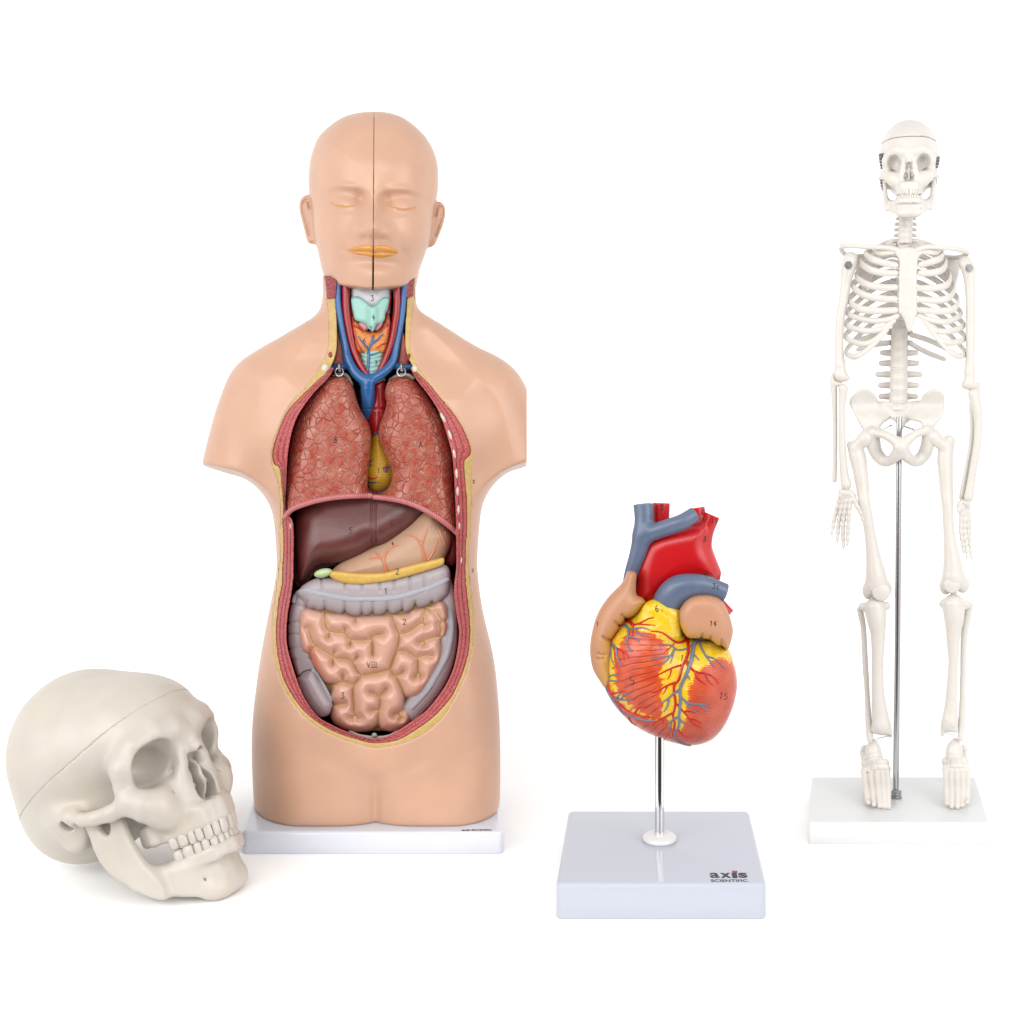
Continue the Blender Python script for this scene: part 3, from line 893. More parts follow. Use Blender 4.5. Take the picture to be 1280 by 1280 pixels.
    inn_px = [(424, 330), (424, 373), (425, 410), (424, 440), (414, 468), (393.5, 490), (376, 514), (367, 534), (361.5, 559), (359, 583), (358, 606), (359, 640), (367, 655), (367, 709), (367, 722), (364, 745), (359.5, 771), (358.5, 801), (363, 822), (369, 842), (379, 869), (396, 894), (416, 906.5), (436, 915),
              (457, 921.5), (470, 923), (486, 919), (500, 911), (514, 901.5), (534, 886.5), (555, 859), (566, 836), (571.5, 812), (573.5, 788), (570.5, 770), (567.5, 746), (567.5, 730), (570, 709), (570, 682), (569.5, 650), (568.5, 622), (565.5, 575), (559, 547), (548.5, 515.6), (534, 492), (518, 471), (504, 440), (503, 410), (505, 373), (505, 330)]
    shell = Field3(shell, (236 - CX, 0, CY - 1050), (668 - CX, 226, CY - 330), 2.6)
    fo = poly_field(open_px, n=3, h=1.3); fm0 = poly_field(mus_px, n=3, h=1.3); fi = poly_field(inn_px, n=3, h=1.3)
    DEEP = 172.0
    def fm(p):
        py = ZP(p)
        w = np.interp(py, [460, 475, 570, 590, 800, 880, 930], [3.0, .6, .6, 2.8, 2.8, 3.8, 4.8])
        return np.maximum(fm0(p), fo(p) + w)
    LO = (330 - CX, 5, CY - 942); HI = (600 - CX, 182, CY - 340)
    def f_skin(p):
        d = shell(p)
        return smax(d, -np.maximum(fo(p), np.minimum(p[:, 1] - 112, np.maximum(d + 7, p[:, 1] - DEEP))), 1.2)
    lo = (240 - CX, 5, CY - 1045); hi = (664 - CX, 222, CY - 325)
    mb = surfnet(f_skin, lo, hi, 2.4)
    body = T.add('body', mb, skin)
    def ring(fa, fb, inset, cond=None):
        def f(p):
            d = np.maximum(shell(p) + inset, np.maximum(fa(p), p[:, 1] - DEEP + 4))
            d = smax(d, -fb(p), .6)
            return d
        return f
    yfat = paint('yellow_body_fat', 210, 176, 106, .4)
    yfat.tint(yfat.ramp(yfat.noise(7, 3), .4, .65), lin(224, 194, 130, KA), .6)
    yfat.bump(yfat.noise(5, 2), .35)
    mfat = surfnet(ring(lambda p: fo(p) - 1.6, fm, 0.5), LO, HI, 1.6)
    T.add('fat_layer', mfat, yfat)
    red_m = paint('red_striped_muscle', 192, 74, 76, .36)
    cells = red_m.voronoi(2.1, 'F1', out='Distance')
    red_m.tint(red_m.ramp(cells, .55, .1), lin(230, 136, 134, KA), .8)
    red_m.tint(red_m.ramp(red_m.attr('groove'), .3, 1.0), lin(112, 24, 30, KA), .95)
    red_m.bump(cells, -0.7)
    def bandpos(p):
        a = np.maximum(-fm(p), 0); b = np.maximum(fi(p), 0)
        return a / (a + b + 1e-6)
    def bandgroove(p):
        t = bandpos(p); w = np.maximum(-fm(p), 0) + np.maximum(fi(p), 0)
        s = 0.9 / np.maximum(w, 2)
        return np.maximum(np.exp(-((t - .36) / (s * 1.1)) ** 2), np.exp(-((t - .68) / (s * 1.1)) ** 2)) 
    bx = (330 - CX, 600 - CX, CY - 945, CY - 340)
    def two(fn): return Field2(lambda q: fn(np.stack([q[:, 0], q[:, 0] * 0, q[:, 1]], 1)), *bx, .8)
    fmv = two(lambda p: fm(p) - 1.0); tb = two(bandpos); gb_ = two(bandgroove)
    def f_mus(p):
        d = np.maximum(shell(p) + .9, np.maximum(fmv(p), p[:, 1] - DEEP + 4))
        d = smax(d, -fi(p), .6)
        d = np.maximum(d, (458 - ZP(p)))
        t = tb(p)
        return d + 1.3 * gb_(p) * (p[:, 1] < 120) + 1.2 * np.maximum(0, np.maximum(.10 - t, t - .93)) * 10
    mm = surfnet(f_mus, LO, HI, 1.5)
    T.add('muscle_wall', mm, red_m, attr={'groove': gb_(mm[0])})
    dark = paint('dark_red_cavity_lining', 92, 26, 28, .5)
    dark.bump(dark.noise(6, 3), 1)
    finn = fi
    T.add('cavity_lining', surfnet(lambda p: np.maximum(finn(p) - 6, np.abs(p[:, 1] - 160) - 14 + 26 * sstep(CY - 480, CY - 440, p[:, 2]) * 0), LO, HI, 3.0), dark)

    # --- lungs
    lungm = paint('mottled_pink_lung', 184, 96, 77, .27)
    lungm.tint(lungm.ramp(lungm.noise(11, 4), .46, .6), lin(180, 66, 44, KA), .8)
    lungm.tint(lungm.ramp(lungm.noise(20, 3), .5, .72), lin(200, 140, 120, KA), .6)
    ed = lungm.voronoi(11.5, 'DISTANCE_TO_EDGE', 1.0, .32, stretch=(1.05, .7, 1))
    lungm.tint(lungm.math('MULTIPLY', lungm.ramp(ed, .22, .07), lungm.ramp(lungm.noise(17, 3), .42, .62)), lin(210, 150, 128, KA), .5)  # glossy highlights beside the cell edges, painted into the colour as pale bands
    lungm.tint(lungm.ramp(ed, .06, .0), lin(146, 64, 56, KA), .6)
    lungm.bump(lungm.ramp(ed, .0, .1), .9); lungm.bump(lungm.noise(8.0, 2), .5)
    rimm = paint('pink_diaphragm_rim', 204, 108, 110, .36)
    stripe = rimm.wave(2.6, 'X', 1.0)
    rimm.tint(rimm.ramp(stripe, .4, .9), lin(224, 150, 150, KA), .7); rimm.bump(stripe, .5)
    lungs = {
        'a': ([(417.5, 470), (405, 475), (392.5, 489), (380, 505), (370.6, 525), (364, 547), (360, 569), (357, 598), (355, 640), (355, 690), (464, 690), (464, 625), (460, 611), (460.5, 590), (464, 560), (464.5, 544), (461, 529.7), (453.4, 517), (447, 503), (442.5, 486), (436, 475), (427, 470)],
              [(356.5, 647), (363, 639), (371, 634.5), (392.5, 627.5), (416, 623), (439, 621), (463, 620.5)]),
        'b': ([(500, 471), (489.4, 473.4), (483, 481), (481, 494), (483, 504), (480, 517), (474, 533), (472.5, 546.5), (475.5, 557), (483, 571.7), (489, 588), (489, 601), (484, 611), (474, 618), (466, 622), (463, 640), (463, 690), (573, 700), (572, 660), (569.4, 622), (567.5, 606), (566, 575), (561, 547), (553.4, 525), (542.5, 506), (530, 487.5), (517.5, 475), (508, 471)],
              [(464.5, 622), (482, 623.5), (504, 627.5), (525.6, 635.5), (547.5, 648), (564, 660.5), (574, 669.5)])}
    lm = {}
    for k, (poly, rim) in lungs.items():
        fL = poly_field(poly, n=5)
        rx = np.array([a for a, b in rim]); ry = np.array([b for a, b in rim])
        def f_l(p, fL=fL, rx=rx, ry=ry):
            d = pillow(p, fL, 98, 54, 26, .8)
            return smax(d, (ZP(p) - np.interp(p[:, 0] + CX, rx, ry)) * .9, 2)
        m_ = surfnet(f_l, (340 - CX, 25, CY - 690), (590 - CX, 160, CY - 460), 1.5)
        lm[k] = m_
        L = T.add('lung', m_, lungm)
        s = Surf(m_)
        up = [(a, b - 2.5) for a, b in rim]
        h = [s.hit(a, b) for a, b in resample(spline(up, 6), 2.0)]
        pth = np.array([q[0] for q in h if q is not None])
        pth[:, 1] = np.minimum(pth[:, 1], 58); 
        for _ in range(3): pth[1:-1] = (pth[:-2] + 2 * pth[1:-1] + pth[2:]) / 4
        pth[:, 2] -= 1.6; pth[:, 1] += .5
        T.add('diaphragm_rim', round_tube(pth, 3.5, 12), rimm, parent=L)
    cap = paint('white_lung_tip', 226, 214, 200, .35)
    T.add('lung_tip', round_tube(P3(*np.array(spline(N([(200, 1150), (290, 1115), (360, 1150), (405, 1240)]), 6)).T, 88), 2.6, 8), cap)
    T.add('lung_tip', round_tube(P3(*np.array(spline(N([(850, 1190), (930, 1140), (1040, 1128), (1110, 1170)]), 6)).T, 88), 2.6, 8), cap)

    # --- heart between the lungs
    hy = paint('yellow_heart_paint', 206, 160, 34, .34)
    hs = hy.wave(2.2, 'Z', 3)
    hy.tint(hy.ramp(hs, .55, 1), lin(150, 96, 16, KA), .6); hy.bump(hs, .3)
    fh = poly_field([(460, 553), (466, 541), (476, 539), (486, 555), (496, 585), (492, 606), (476, 616), (462, 612), (452, 590)])
    mh = surfnet(hat(fh, 98, 30, 26), (440 - CX, 50, CY - 625), (505 - CX, 140, CY - 530), 1.3)
    H = T.add('heart', mh, hy)
    sh = Surf(mh)
    R2 = lambda l: zc(400, 450, 6.736, l)
    for nm, c, ls in (('coronary_artery', (190, 36, 24), [[(415, 990), (450, 1000), (485, 985)], [(410, 870), (440, 850)], [(540, 930), (560, 870)], [(440, 1000), (420, 1010)]]), ('coronary_vein', (44, 84, 112), [[(415, 1030), (455, 1030), (500, 1025)], [(415, 860), (450, 835)], [(535, 910), (580, 900)], [(555, 940), (580, 895)], [(415, 885), (440, 890)]])):
        mt = paint(nm + '_paint', *c)
        for l in ls:
            t = sh.vein(R2(l), 1.5, .5, .2)
            if t: T.add(nm, t, mt, parent=H)
    ringm = paint('dark_seam_paint', 60, 40, 20)
    redv = paint('deep_red_artery', 166, 18, 26, .26)
    bluev = paint('bright_blue_vein', 38, 100, 162, .26)
    pp = lambda l, v: P3(*np.array(l, float).T, v)
    fa = poly_field([(462, 478), (470, 474), (481, 476), (484, 500), (483, 530), (474, 545), (462, 545), (460, 510)])
    seam = lambda p: 1.2 * np.exp(-((ZP(p) - 511) / 1.0) ** 2)
    ma_ = surfnet(lambda p: pillow(p, fa, 92, 16, 13) + seam(p), (445 - CX, 60, CY - 555), (500 - CX, 125, CY - 465), 1.1)
    T.add('aorta', ma_, redv)
    T.add('pulmonary_trunk', round_tube(pp(spline([(490, 515), (481, 523), (473, 533), (470, 540)], 5), 84), 6, 14), bluev)
    # --- neck vessels
    jug = [(N([(250, 60), (252, 300), (282, 550), (330, 800), (365, 950), (430, 1080), (510, 1160), (590, 1210)]), [4.0, 4.0, 4.3, 4.8, 5.6, 6, 6.6, 7.5], [84, 82, 80, 78, 75, 72, 70, 69]),
           (N([(1010, 60), (995, 350), (965, 600), (925, 800), (890, 950), (830, 1050), (730, 1130), (590, 1210)]), [3.5, 3.5, 3.8, 4.2, 5, 5.4, 6, 7.5], [84, 82, 80, 78, 75, 72, 70, 69]),
           (N([(590, 1200), (590, 1300), (595, 1420), (590, 1600)]), [8, 8.8, 8.2, 7.5], [69, 70, 76, 92]),
           (N([(150, 1050), (240, 1048), (380, 1020)]), [4.2, 4.2, 4.5], [80, 78, 75]), (N([(1080, 1038), (980, 1045), (860, 1010)]), [4, 4, 4.4], [80, 78, 75])]
    js = []
    for pts, r, v in jug:
        a = np.concatenate([pp(pts, v), np.array(r, float)[:, None]], 1); a = spline(a, 4); js.append(a)
    def f_j(p):
        d = None
        for a in js:
            e = chain(p, a[:, :3], a[:, 3]); d = e if d is None else smin(d, e, 3)
        return d + .8 * np.exp(-((ZP(p) - 511) / 1.0) ** 2) * (np.abs(p[:, 0] + CX - 457) < 16)
    mj = surfnet(f_j, (405 - CX, 50, CY - 525), (520 - CX, 100, CY - 345), 1.0)
    T.add('jugular_vein', mj, bluev)
    for pts, r in ((N([(335, 70), (345, 400), (375, 600), (415, 800), (470, 950), (540, 1080), (630, 1180)]), [5.2, 5.4, 5.2, 5, 4.8, 4.6, 4.4]), (N([(925, 70), (928, 350), (905, 550), (868, 750), (805, 930), (745, 1060), (680, 1170)]), [5, 4.8, 4.8, 4.6, 4.4, 4.2, 4])):
        a = spline(np.concatenate([pp(pts, [86, 84, 83, 82, 80, 78, 77]), np.array(r)[:, None]], 1), 5)
        T.add('carotid_artery', round_tube(a[:, :3], a[:, 3], 16), redv)
    # --- larynx
    memb = paint('white_fibrous_membrane', 238, 238, 244, .4)
    ws = memb.wave(1.0, 'X', 1.5); memb.tint(memb.ramp(ws, .5, 1), lin(210, 206, 220, KA), .6); memb.bump(ws, .3)
    fmb = poly_field(N([(385, 60), (870, 60), (850, 450), (400, 450)]), smooth=False)
    m3 = surfnet(hat(fmb, 102, 24, 20), (425 - CX, 70, CY - 400), (500 - CX, 130, CY - 345), 1.1)
    T.add('thyroid_membrane', m3, memb)
    teal = paint('pale_teal_cartilage', 160, 212, 200, .38)
    teal.tint(teal.ramp(teal.attr('rim'), .3, .9), lin(128, 190, 178, KA), .8)
    fth = poly_field(N([(400, 275), (430, 235), (480, 232), (540, 262), (645, 345), (755, 252), (800, 238), (838, 265), (825, 330), (795, 420), (785, 500), (740, 545), (690, 560), (650, 640), (600, 600), (560, 545), (450, 505), (425, 420)]), n=4)
    def f_th(p):
        yc = 98 - 7 * np.exp(-((p[:, 0] - (466 - CX)) / 7) ** 2) - 3 * np.exp(-((p[:, 0] - (466 - CX)) / 18) ** 2) 
        return pillow(p, fth, yc, 22, 5)
    vv = line_field([N([(400, 262), (440, 236), (500, 240), (560, 275), (645, 348), (740, 262), (800, 238), (838, 262)])], 0, fth.box)
    m4 = surfnet(f_th, (430 - CX, 60, CY - 420), (495 - CX, 125, CY - 365), 0.9)
    T.add('thyroid_cartilage', m4, teal, attr={'rim': np.exp(-(vv(m4[0]) / 2.2) ** 2)})
    fty = poly_field(N([(405, 430), (430, 490), (500, 540), (560, 600), (650, 640), (740, 590), (790, 500), (830, 440), (855, 560), (835, 720), (795, 870), (730, 900), (600, 918), (520, 890), (455, 860), (425, 720), (410, 600)]), n=4)
    tym = paint('orange_thyroid_gland', 232, 140, 62, .36)
    tv = tym.voronoi(1.7, 'F1'); tym.tint(tym.ramp(tv, .45, .2), lin(246, 184, 100, KA), .8); tym.tint(tym.ramp(tym.noise(5, 3), .5, .7), lin(214, 84, 48, KA), .6); tym.bump(tv, -.5)
    m6 = surfnet(hat(fty, 98, 22, 12), (432 - CX, 60, CY - 455), (495 - CX, 125, CY - 385), 1.0)
    T.add('thyroid_gland', m6, tym)
    pk = paint('pink_striped_muscle', 222, 152, 158, .4); pkw = pk.wave(1.1, 'DIAGONAL', 1); pk.tint(pk.ramp(pkw, .5, 1), lin(190, 110, 120, KA), .7)
    for l in ([(490, 535), (560, 535), (610, 590), (560, 625), (515, 590)], [(660, 590), (700, 540), (765, 525), (740, 590), (685, 628)]):
        f_ = poly_field(N(l), n=4)
        T.add('throat_muscle', surfnet(hat(f_, 84, 9, 4), (440 - CX, 65, CY - 420), (490 - CX, 105, CY - 395), .8), pk)
    tr = paint('pale_teal_windpipe', 158, 204, 194, .36)
    def f_tr(p):
        c = chain(p, pp(N([(640, 860), (640, 1180)]), 94), 17)
        return c + .55 * np.sin((ZP(p) + 0.25 * np.abs(p[:, 0] + CX - 465)) * 1.15)
    m7 = surfnet(f_tr, (440 - CX, 70, CY - 482), (490 - CX, 118, CY - 432), 1.0)
    T.add('windpipe', m7, tr)
    SN = Surf(m3, m4, m6, m7)
    smallb = paint('blue_thyroid_vein', 62, 104, 158, .3); smallr = paint('red_thyroid_artery', 196, 40, 34, .3)
    for l, a, b in (([(580, 1190), (595, 1050), (605, 930), (600, 840), (635, 760), (652, 690)], 2.1, 1.3), ([(600, 830), (540, 770), (485, 690)], 1.6, .7), ([(630, 775), (700, 730), (765, 665)], 1.6, .8), ([(610, 912), (660, 895), (720, 870)], 1.1, .6)):
        t = SN.vein(N(l), a, b, .6)
        if t: T.add('thyroid_vein', t, smallb)
    for l, a, b in (([(385, 280), (405, 400), (425, 500), (435, 570)], 1.3, .9), ([(845, 240), (840, 330), (812, 410), (800, 480), (822, 570)], 1.4, .9), ([(430, 560), (480, 590), (535, 640)], 1.9, .8), ([(440, 640), (470, 740), (510, 830), (550, 880)], 1.4, .7), ([(810, 560), (780, 600), (735, 645)], 1.7, .7), ([(830, 480), (825, 600), (810, 720)], 1.4, .8), ([(795, 765), (740, 790), (690, 825)], 1.2, .6), ([(590, 650), (640, 645), (700, 648)], .9, .5)):
        t = SN.vein(N(l), a, b, .4)
        if t: T.add('thyroid_artery', t, smallr)
    # --- cut neck muscles, collarbone ends
    SB = Surf(mb, mm, mfat)
    brick = paint('dark_red_cut_muscle', 184, 74, 80, .4)
    bc = brick.voronoi(3.4, 'DISTANCE_TO_EDGE', 1, 0, stretch=(1, 1, .55)); brick.tint(brick.ramp(bc, .12, .02), lin(104, 24, 30, KA), .9); brick.bump(brick.ramp(bc, 0, .2), .7)
    for l in ([(100, 0), (240, 0), (225, 250), (128, 262)], [(1025, 0), (1135, 0), (1112, 232), (1030, 252)]):
        f_ = poly_field(N(l), smooth=False)
        T.add('neck_muscle', surfnet(lambda p: np.maximum(np.maximum(f_(p), np.abs(shell(p) - .2) - 1.6), p[:, 1] - 112), (400 - CX, 40, CY - 380), (535 - CX, 115, CY - 330), .9), brick)
    stm = paint('red_striated_neck_muscle', 206, 112, 104, .4); sw = stm.wave(1.5, 'X', 2, rot=(0, 8, 0)); stm.tint(stm.ramp(sw, .45, .9), lin(168, 62, 62, KA), .8); stm.bump(sw, .5)
    for l in ([(245, 620), (300, 780), (335, 960), (330, 1030), (190, 1030), (205, 900), (232, 760)], [(985, 640), (1045, 760), (1062, 880), (1050, 1030), (930, 1030), (950, 850)]):
        f_ = poly_field(N(l), n=4)
        T.add('neck_muscle', surfnet(hat(f_, 96, 20, 8), (405 - CX, 60, CY - 465), (525 - CX, 130, CY - 400), 1.1), stm)
    bone = paint('ivory_cut_bone', 232, 224, 204, .42)
    bone.tint(bone.ramp(bone.noise(4, 3), .55, .7), lin(214, 190, 160, KA), .7)
    for cx, cy, rx, ry, tl in ((100, 1055, 46, 56, 15), (1130, 1065, 38, 50, -10)):
        (px, py), = N([(cx, cy)])
        hv = SB.hit(px, py); hv = hv[0][1] if hv is not None else 68
        T.add('collarbone_end', surfnet(lambda p: ell(p, (px - CX, hv + 3, CY - py), (rx / 9.1, 7, ry / 9.1), rotm('y', tl)), (px - CX - 9, hv - 8, CY - py - 9), (px - CX + 9, hv + 14, CY - py + 9), .8), bone)
    for cx, cy, rx, ry in ((165, 910, 33, 48), (1063, 925, 24, 46)):
        (px, py), = N([(cx, cy)])
        hv = SB.hit(px, py); hv = hv[0][1] if hv is not None else 73
        T.add('neck_muscle', surfnet(lambda p: ell(p, (px - CX, hv + 3.5, CY - py), (rx / 9.1, 5, ry / 9.1)), (px - CX - 8, hv - 6, CY - py - 8), (px - CX + 8, hv + 12, CY - py + 8), .8), brick)
    for cx, cy in ((264, 1098), (975, 1098)):
        (px, py), = N([(cx, cy)])
        a = np.linspace(0, 2 * math.pi, 25)[:-1]
        T.add('hook', join([tube(np.stack([px - CX + 5 * np.cos(a), 62 + 2 * np.sin(a), CY - py + 5.2 * np.sin(a)], 1), 1.25, 8, closed=True),
                            round_tube(P3([px + .6, px + .6, px + .6], [py - 12, py - 8, py - 2], [64, 58, 60]), 1.9, 8)]), STEEL)

    # --- ribs cut through in the chest wall
    for px, py, tl in [(554, 522.5, -28), (562.5, 544, -18), (567.5, 566, -10), (570.3, 591, -4), (571.5, 613, -3), (572.5, 636, -2), (573.7, 656, 0), (574.6, 682, 0), (575.6, 701, 5), (363.5, 656, 0), (363, 678, 0), (363.2, 699, 0)]:
        h = SB.hit(px + (4 if px > 460 else -4), py)
        v = (h[0][1] if h is not None else 70) + 2.0
        T.add('rib_end', surfnet(lambda p: ell(p, (px - CX, v, CY - py), (2.3, 6, 7.6), rotm('y', tl)), (px - CX - 8, v - 8, CY - py - 10), (px - CX + 8, v + 8, CY - py + 10), .8), bone)

    # --- liver
    lv = paint('brown_liver_paint', 112, 60, 56, .33)
    lv.tint(lv.ramp(lv.noise(22, 3), .4, .7), lin(98, 50, 48, KA), .7); lv.bump(lv.noise(1.6, 2), .22)
    fliv = poly_field([(374, 628), (369, 655), (367, 682), (366.7, 704), (367.5, 724), (371.5, 733), (383, 729), (392, 718.5), (400.6, 710.5), (414, 708), (433, 702.5), (453, 693.5), (463, 686), (471, 684), (482, 681.5), (498, 672), (514.7, 662), (528, 651), (545, 632), (530, 600), (460, 596), (395, 602)], n=5)
    def f_liv(p):
        px = p[:, 0] + CX; py = ZP(p)
        q = np.stack([px, py], 1)
        d = pillow(p, fliv, 98 + 26 * sstep(690, 600, py), 46, 34)
        d = d + 5 * sstep(470, 380, px) * (p[:, 1] < 98) * sstep(640, 720, py) 
        d = d + 2.0 * (np.exp(-((px - 464.8) / 1.3) ** 2) + np.exp(-((px - 469.6) / 1.3) ** 2)) * (p[:, 1] < 90) * sstep(686, 676, py)
        return d
    ml = surfnet(f_liv, (355 - CX, 40, CY - 740), (555 - CX, 150, CY - 590), 1.4)
    T.add('liver', ml, lv)
    gb = paint('pale_green_gallbladder', 204, 226, 168, .35)
    T.add('gallbladder', surfnet(lambda p: ell(p, (404 - CX, 58, CY - 716.2), (11.6, 9, 5.6), rotm('y', -13)), (388 - CX, 40, CY - 726), (420 - CX, 75, CY - 706), 1.0), gb)
    # --- stomach
    st = paint('peach_stomach_paint', 214, 168, 138, .36)
    sw = st.wave(1.7, 'X', 1.6, rot=(0, 12, 0)); st.tint(st.ramp(sw, .5, .95), lin(226, 190, 160, KA), .7); st.bump(sw, .4)
    fst = poly_field([(414, 716), (425, 704), (450, 690), (480, 676), (510, 656), (530, 640), (545, 640), (556, 655), (563.5, 667), (563, 680), (559, 692), (555, 700), (545, 716), (500, 728), (450, 732), (420, 726)], n=5)
    ms = surfnet(hat(fst, 100, 42, 30), (400 - CX, 40, CY - 738), (575 - CX, 150, CY - 630), 1.4)
    T.add('stomach', ms, st)
    so = Surf(ms); org = paint('orange_gastric_vessel', 232, 140, 104, .34)
    for l, a, b in (([(210, 1050), (190, 960), (180, 900), (220, 820), (300, 760), (340, 750)], 2.1, 1.0), ([(180, 920), (120, 890), (20, 900)], 1.7, .7), ([(150, 900), (100, 840), (70, 820)], 1.3, .7), ([(650, 920), (630, 820), (605, 730), (540, 660), (470, 635), (420, 640)], 1.9, .9), ([(605, 735), (640, 660), (680, 560)], 1.7, .8), ([(690, 910), (740, 830), (780, 720), (785, 680)], 1.5, .6), ([(880, 740), (850, 660), (810, 560)], 1.5, .6), ([(880, 600), (890, 640)], 1.0, .6)):
        t = so.vein(R4(l), a, b, .2)
        if t: T.add('gastric_vessel', t, org)
    om = paint('yellow_omentum_paint', 226, 182, 84, .36); om.tint(om.ramp(om.noise(8, 3), .4, .7), lin(236, 200, 112, KA), .6)
    fom = poly_field([(411.5, 719), (414, 714.5), (420, 713.5), (444, 716), (466, 716.5), (484, 715), (504, 709), (525.6, 703.5), (540, 700), (553, 697), (555.5, 700), (553, 706.5), (536.6, 712.5), (514.7, 719), (487, 726), (460, 729.8), (444, 730.4), (428, 728.5), (417, 724)], n=5)
    mo = surfnet(hat(fom, 72, 21, 5), (405 - CX, 40, CY - 736), (562 - CX, 100, CY - 692), 1.2)
    T.add('omentum', mo, om)
    sp = paint('dark_red_spleen', 132, 46, 50, .3)
    fsp = poly_field([(561, 664), (569, 668), (572, 687), (569, 705), (562, 708), (555, 701), (560, 687)], n=4)
    T.add('spleen', surfnet(hat(fsp, 105, 14, 8), (548 - CX, 80, CY - 715), (580 - CX, 130, CY - 655), 1.2), sp)

    # --- large intestine
    cm = paint('mauve_grey_colon', 190, 178, 182, .4)
    cw = cm.wave(1.15, 'X', 1.2); cm.tint(cm.ramp(cw, .5, 1), lin(176, 163, 167, KA), .4); cm.tint(cm.ramp(cm.noise(18, 3), .45, .7), lin(188, 178, 182, KA), .6); cm.bump(cw, .12)
    dm = paint('mauve_grey_colon_ringed', 190, 178, 181, .4)
    dw = dm.wave(1.6, 'DIAGONAL', 1.0, rot=(0, 90, 0)); dm.tint(dm.ramp(dw, .5, 1), lin(166, 153, 157, KA), .45); dm.bump(dw, .2)
    ftc = poly_field([(377, 750.5), (371, 744), (375, 735), (384, 728), (400, 722), (430, 722), (460, 722), (490, 720), (520, 713), (548, 705), (557, 706), (562, 712), (563, 724), (561, 742), (554.7, 748.5), (545, 755), (540, 754), (532.5, 758), (524, 760), (519, 758), (514.6, 762), (507, 766.5), (502, 764), (492, 768), (484, 765.5), (474, 770), (465, 767.5), (459, 770), (452.6, 769), (442.5, 771), (431, 766), (425, 768.5), (419, 766.5), (406, 763), (398, 764), (393, 761.5), (384, 761)], n=5)
    hau = line_field([[(x, 720), (x + 1, 738)] for x in (402, 431, 452, 474, 492, 512, 530)] + [[(x, 770), (x, 752)] for x in (384, 406, 431, 452, 466, 484, 503, 519, 540)], 0, ftc.box)
    def f_tc(p):
        d = pillow(p, ftc, 92, 38, 16)
        return d + 2.2 * np.exp(-(hau(p) / 1.8) ** 2) * (p[:, 1] < 96)
    mtc = surfnet(f_tc, (360 - CX, 45, CY - 780), (575 - CX, 145, CY - 700), 1.3)
    colon = T.add('colon', mtc, cm)
    asc = np.concatenate([pp([(379, 746), (373, 765), (371.5, 790), (374, 812), (383, 838)], [76, 74, 72, 70, 68]), np.array([11, 11, 11.5, 12, 13.])[:, None]], 1); asc = spline(asc, 6)
    ah = line_field([[(355, 752), (385, 760)], [(350, 780), (385, 776)], [(350, 792), (385, 794)], [(350, 812), (390, 808)], [(355, 826), (395, 822)]], 0, (350 - CX, 400 - CX, CY - 850, CY - 740))
    masc = surfnet(lambda p: chain(p, asc[:, :3], asc[:, 3]) + 1.3 * np.exp(-(ah(p) / 1.5) ** 2), (350 - CX, 60, CY - 855), (400 - CX, 110, CY - 730), 1.3)
    T.add('colon', masc, cm)
    fce = poly_field([(371, 849), (380, 840.5), (390.7, 837), (396, 843.5), (402, 854.7), (410, 869), (416.5, 879), (414.5, 889), (409, 895), (398, 895.5), (386, 884), (376, 867)], n=5)
    mce = surfnet(hat(fce, 76, 28, 18), (360 - CX, 50, CY - 905), (425 - CX, 120, CY - 830), 1.2)
    T.add('caecum', mce, cm)
    des = np.concatenate([pp([(554, 722), (560, 750), (560.5, 785), (557, 815), (547, 843), (532, 867), (514, 888)], [82, 76, 72, 69, 66, 65, 66]), np.array([9, 10, 11.5, 13, 14, 14, 13.5])[:, None]], 1); des = spline(des, 6)
    mde = surfnet(lambda p: chain(p, des[:, :3], des[:, 3]), (495 - CX, 50, CY - 908), (580 - CX, 110, CY - 710), 1.3)
    T.add('colon', mde, dm)
    tn = paint('white_glossy_colon_band', 208, 210, 220, .25); tnw = tn.wave(1.4, 'Z', 1.5); tn.tint(tn.ramp(tnw, .4, .9), lin(176, 178, 192, KA), .8); tn.bump(tnw, .4)
    sc = Surf(mtc, masc, mce, mde)
    for l in (R5([(225, 310), (250, 230), (300, 195), (400, 185), (520, 210), (650, 240), (850, 275), (1000, 285)]) + R6([(0, 270), (150, 268), (350, 240), (550, 180), (700, 130), (820, 75), (890, 42)]), R7([(455, 275), (520, 350), (590, 450), (640, 560), (668, 640)]), R6([(925, 430), (942, 560), (940, 640), (920, 800), (880, 960), (800, 1110)]) + R8([(680, 470), (580, 590), (470, 710)])):
        p = sc.line(l, .4, 2.0)
        for _ in range(2): p[1:-1] = (p[:-2] + 2 * p[1:-1] + p[2:]) / 4
        T.add('colon_band', round_tube(p, 2.9, 10, squash=((0, 1, 0), .45)), tn)
    p = sc.line(R7([(262, 365), (340, 292), (455, 258)]), .2, 1.5)
    T.add('seam', round_tube(p, .7, 6), ringm)

    me_ = paint('olive_mesentery_paint', 168, 128, 66, .45); me_.bump(me_.noise(5, 3), .8)
    fme = poly_field([(380, 750), (370, 790), (385, 840), (405, 870), (420, 905), (470, 914), (510, 905), (540, 860), (556, 810), (560, 750), (520, 735), (420, 735)])
    T.add('mesentery', surfnet(hat(fme, 82, 14, 6), (360 - CX, 60, CY - 925), (570 - CX, 105, CY - 725), 2.5), me_)

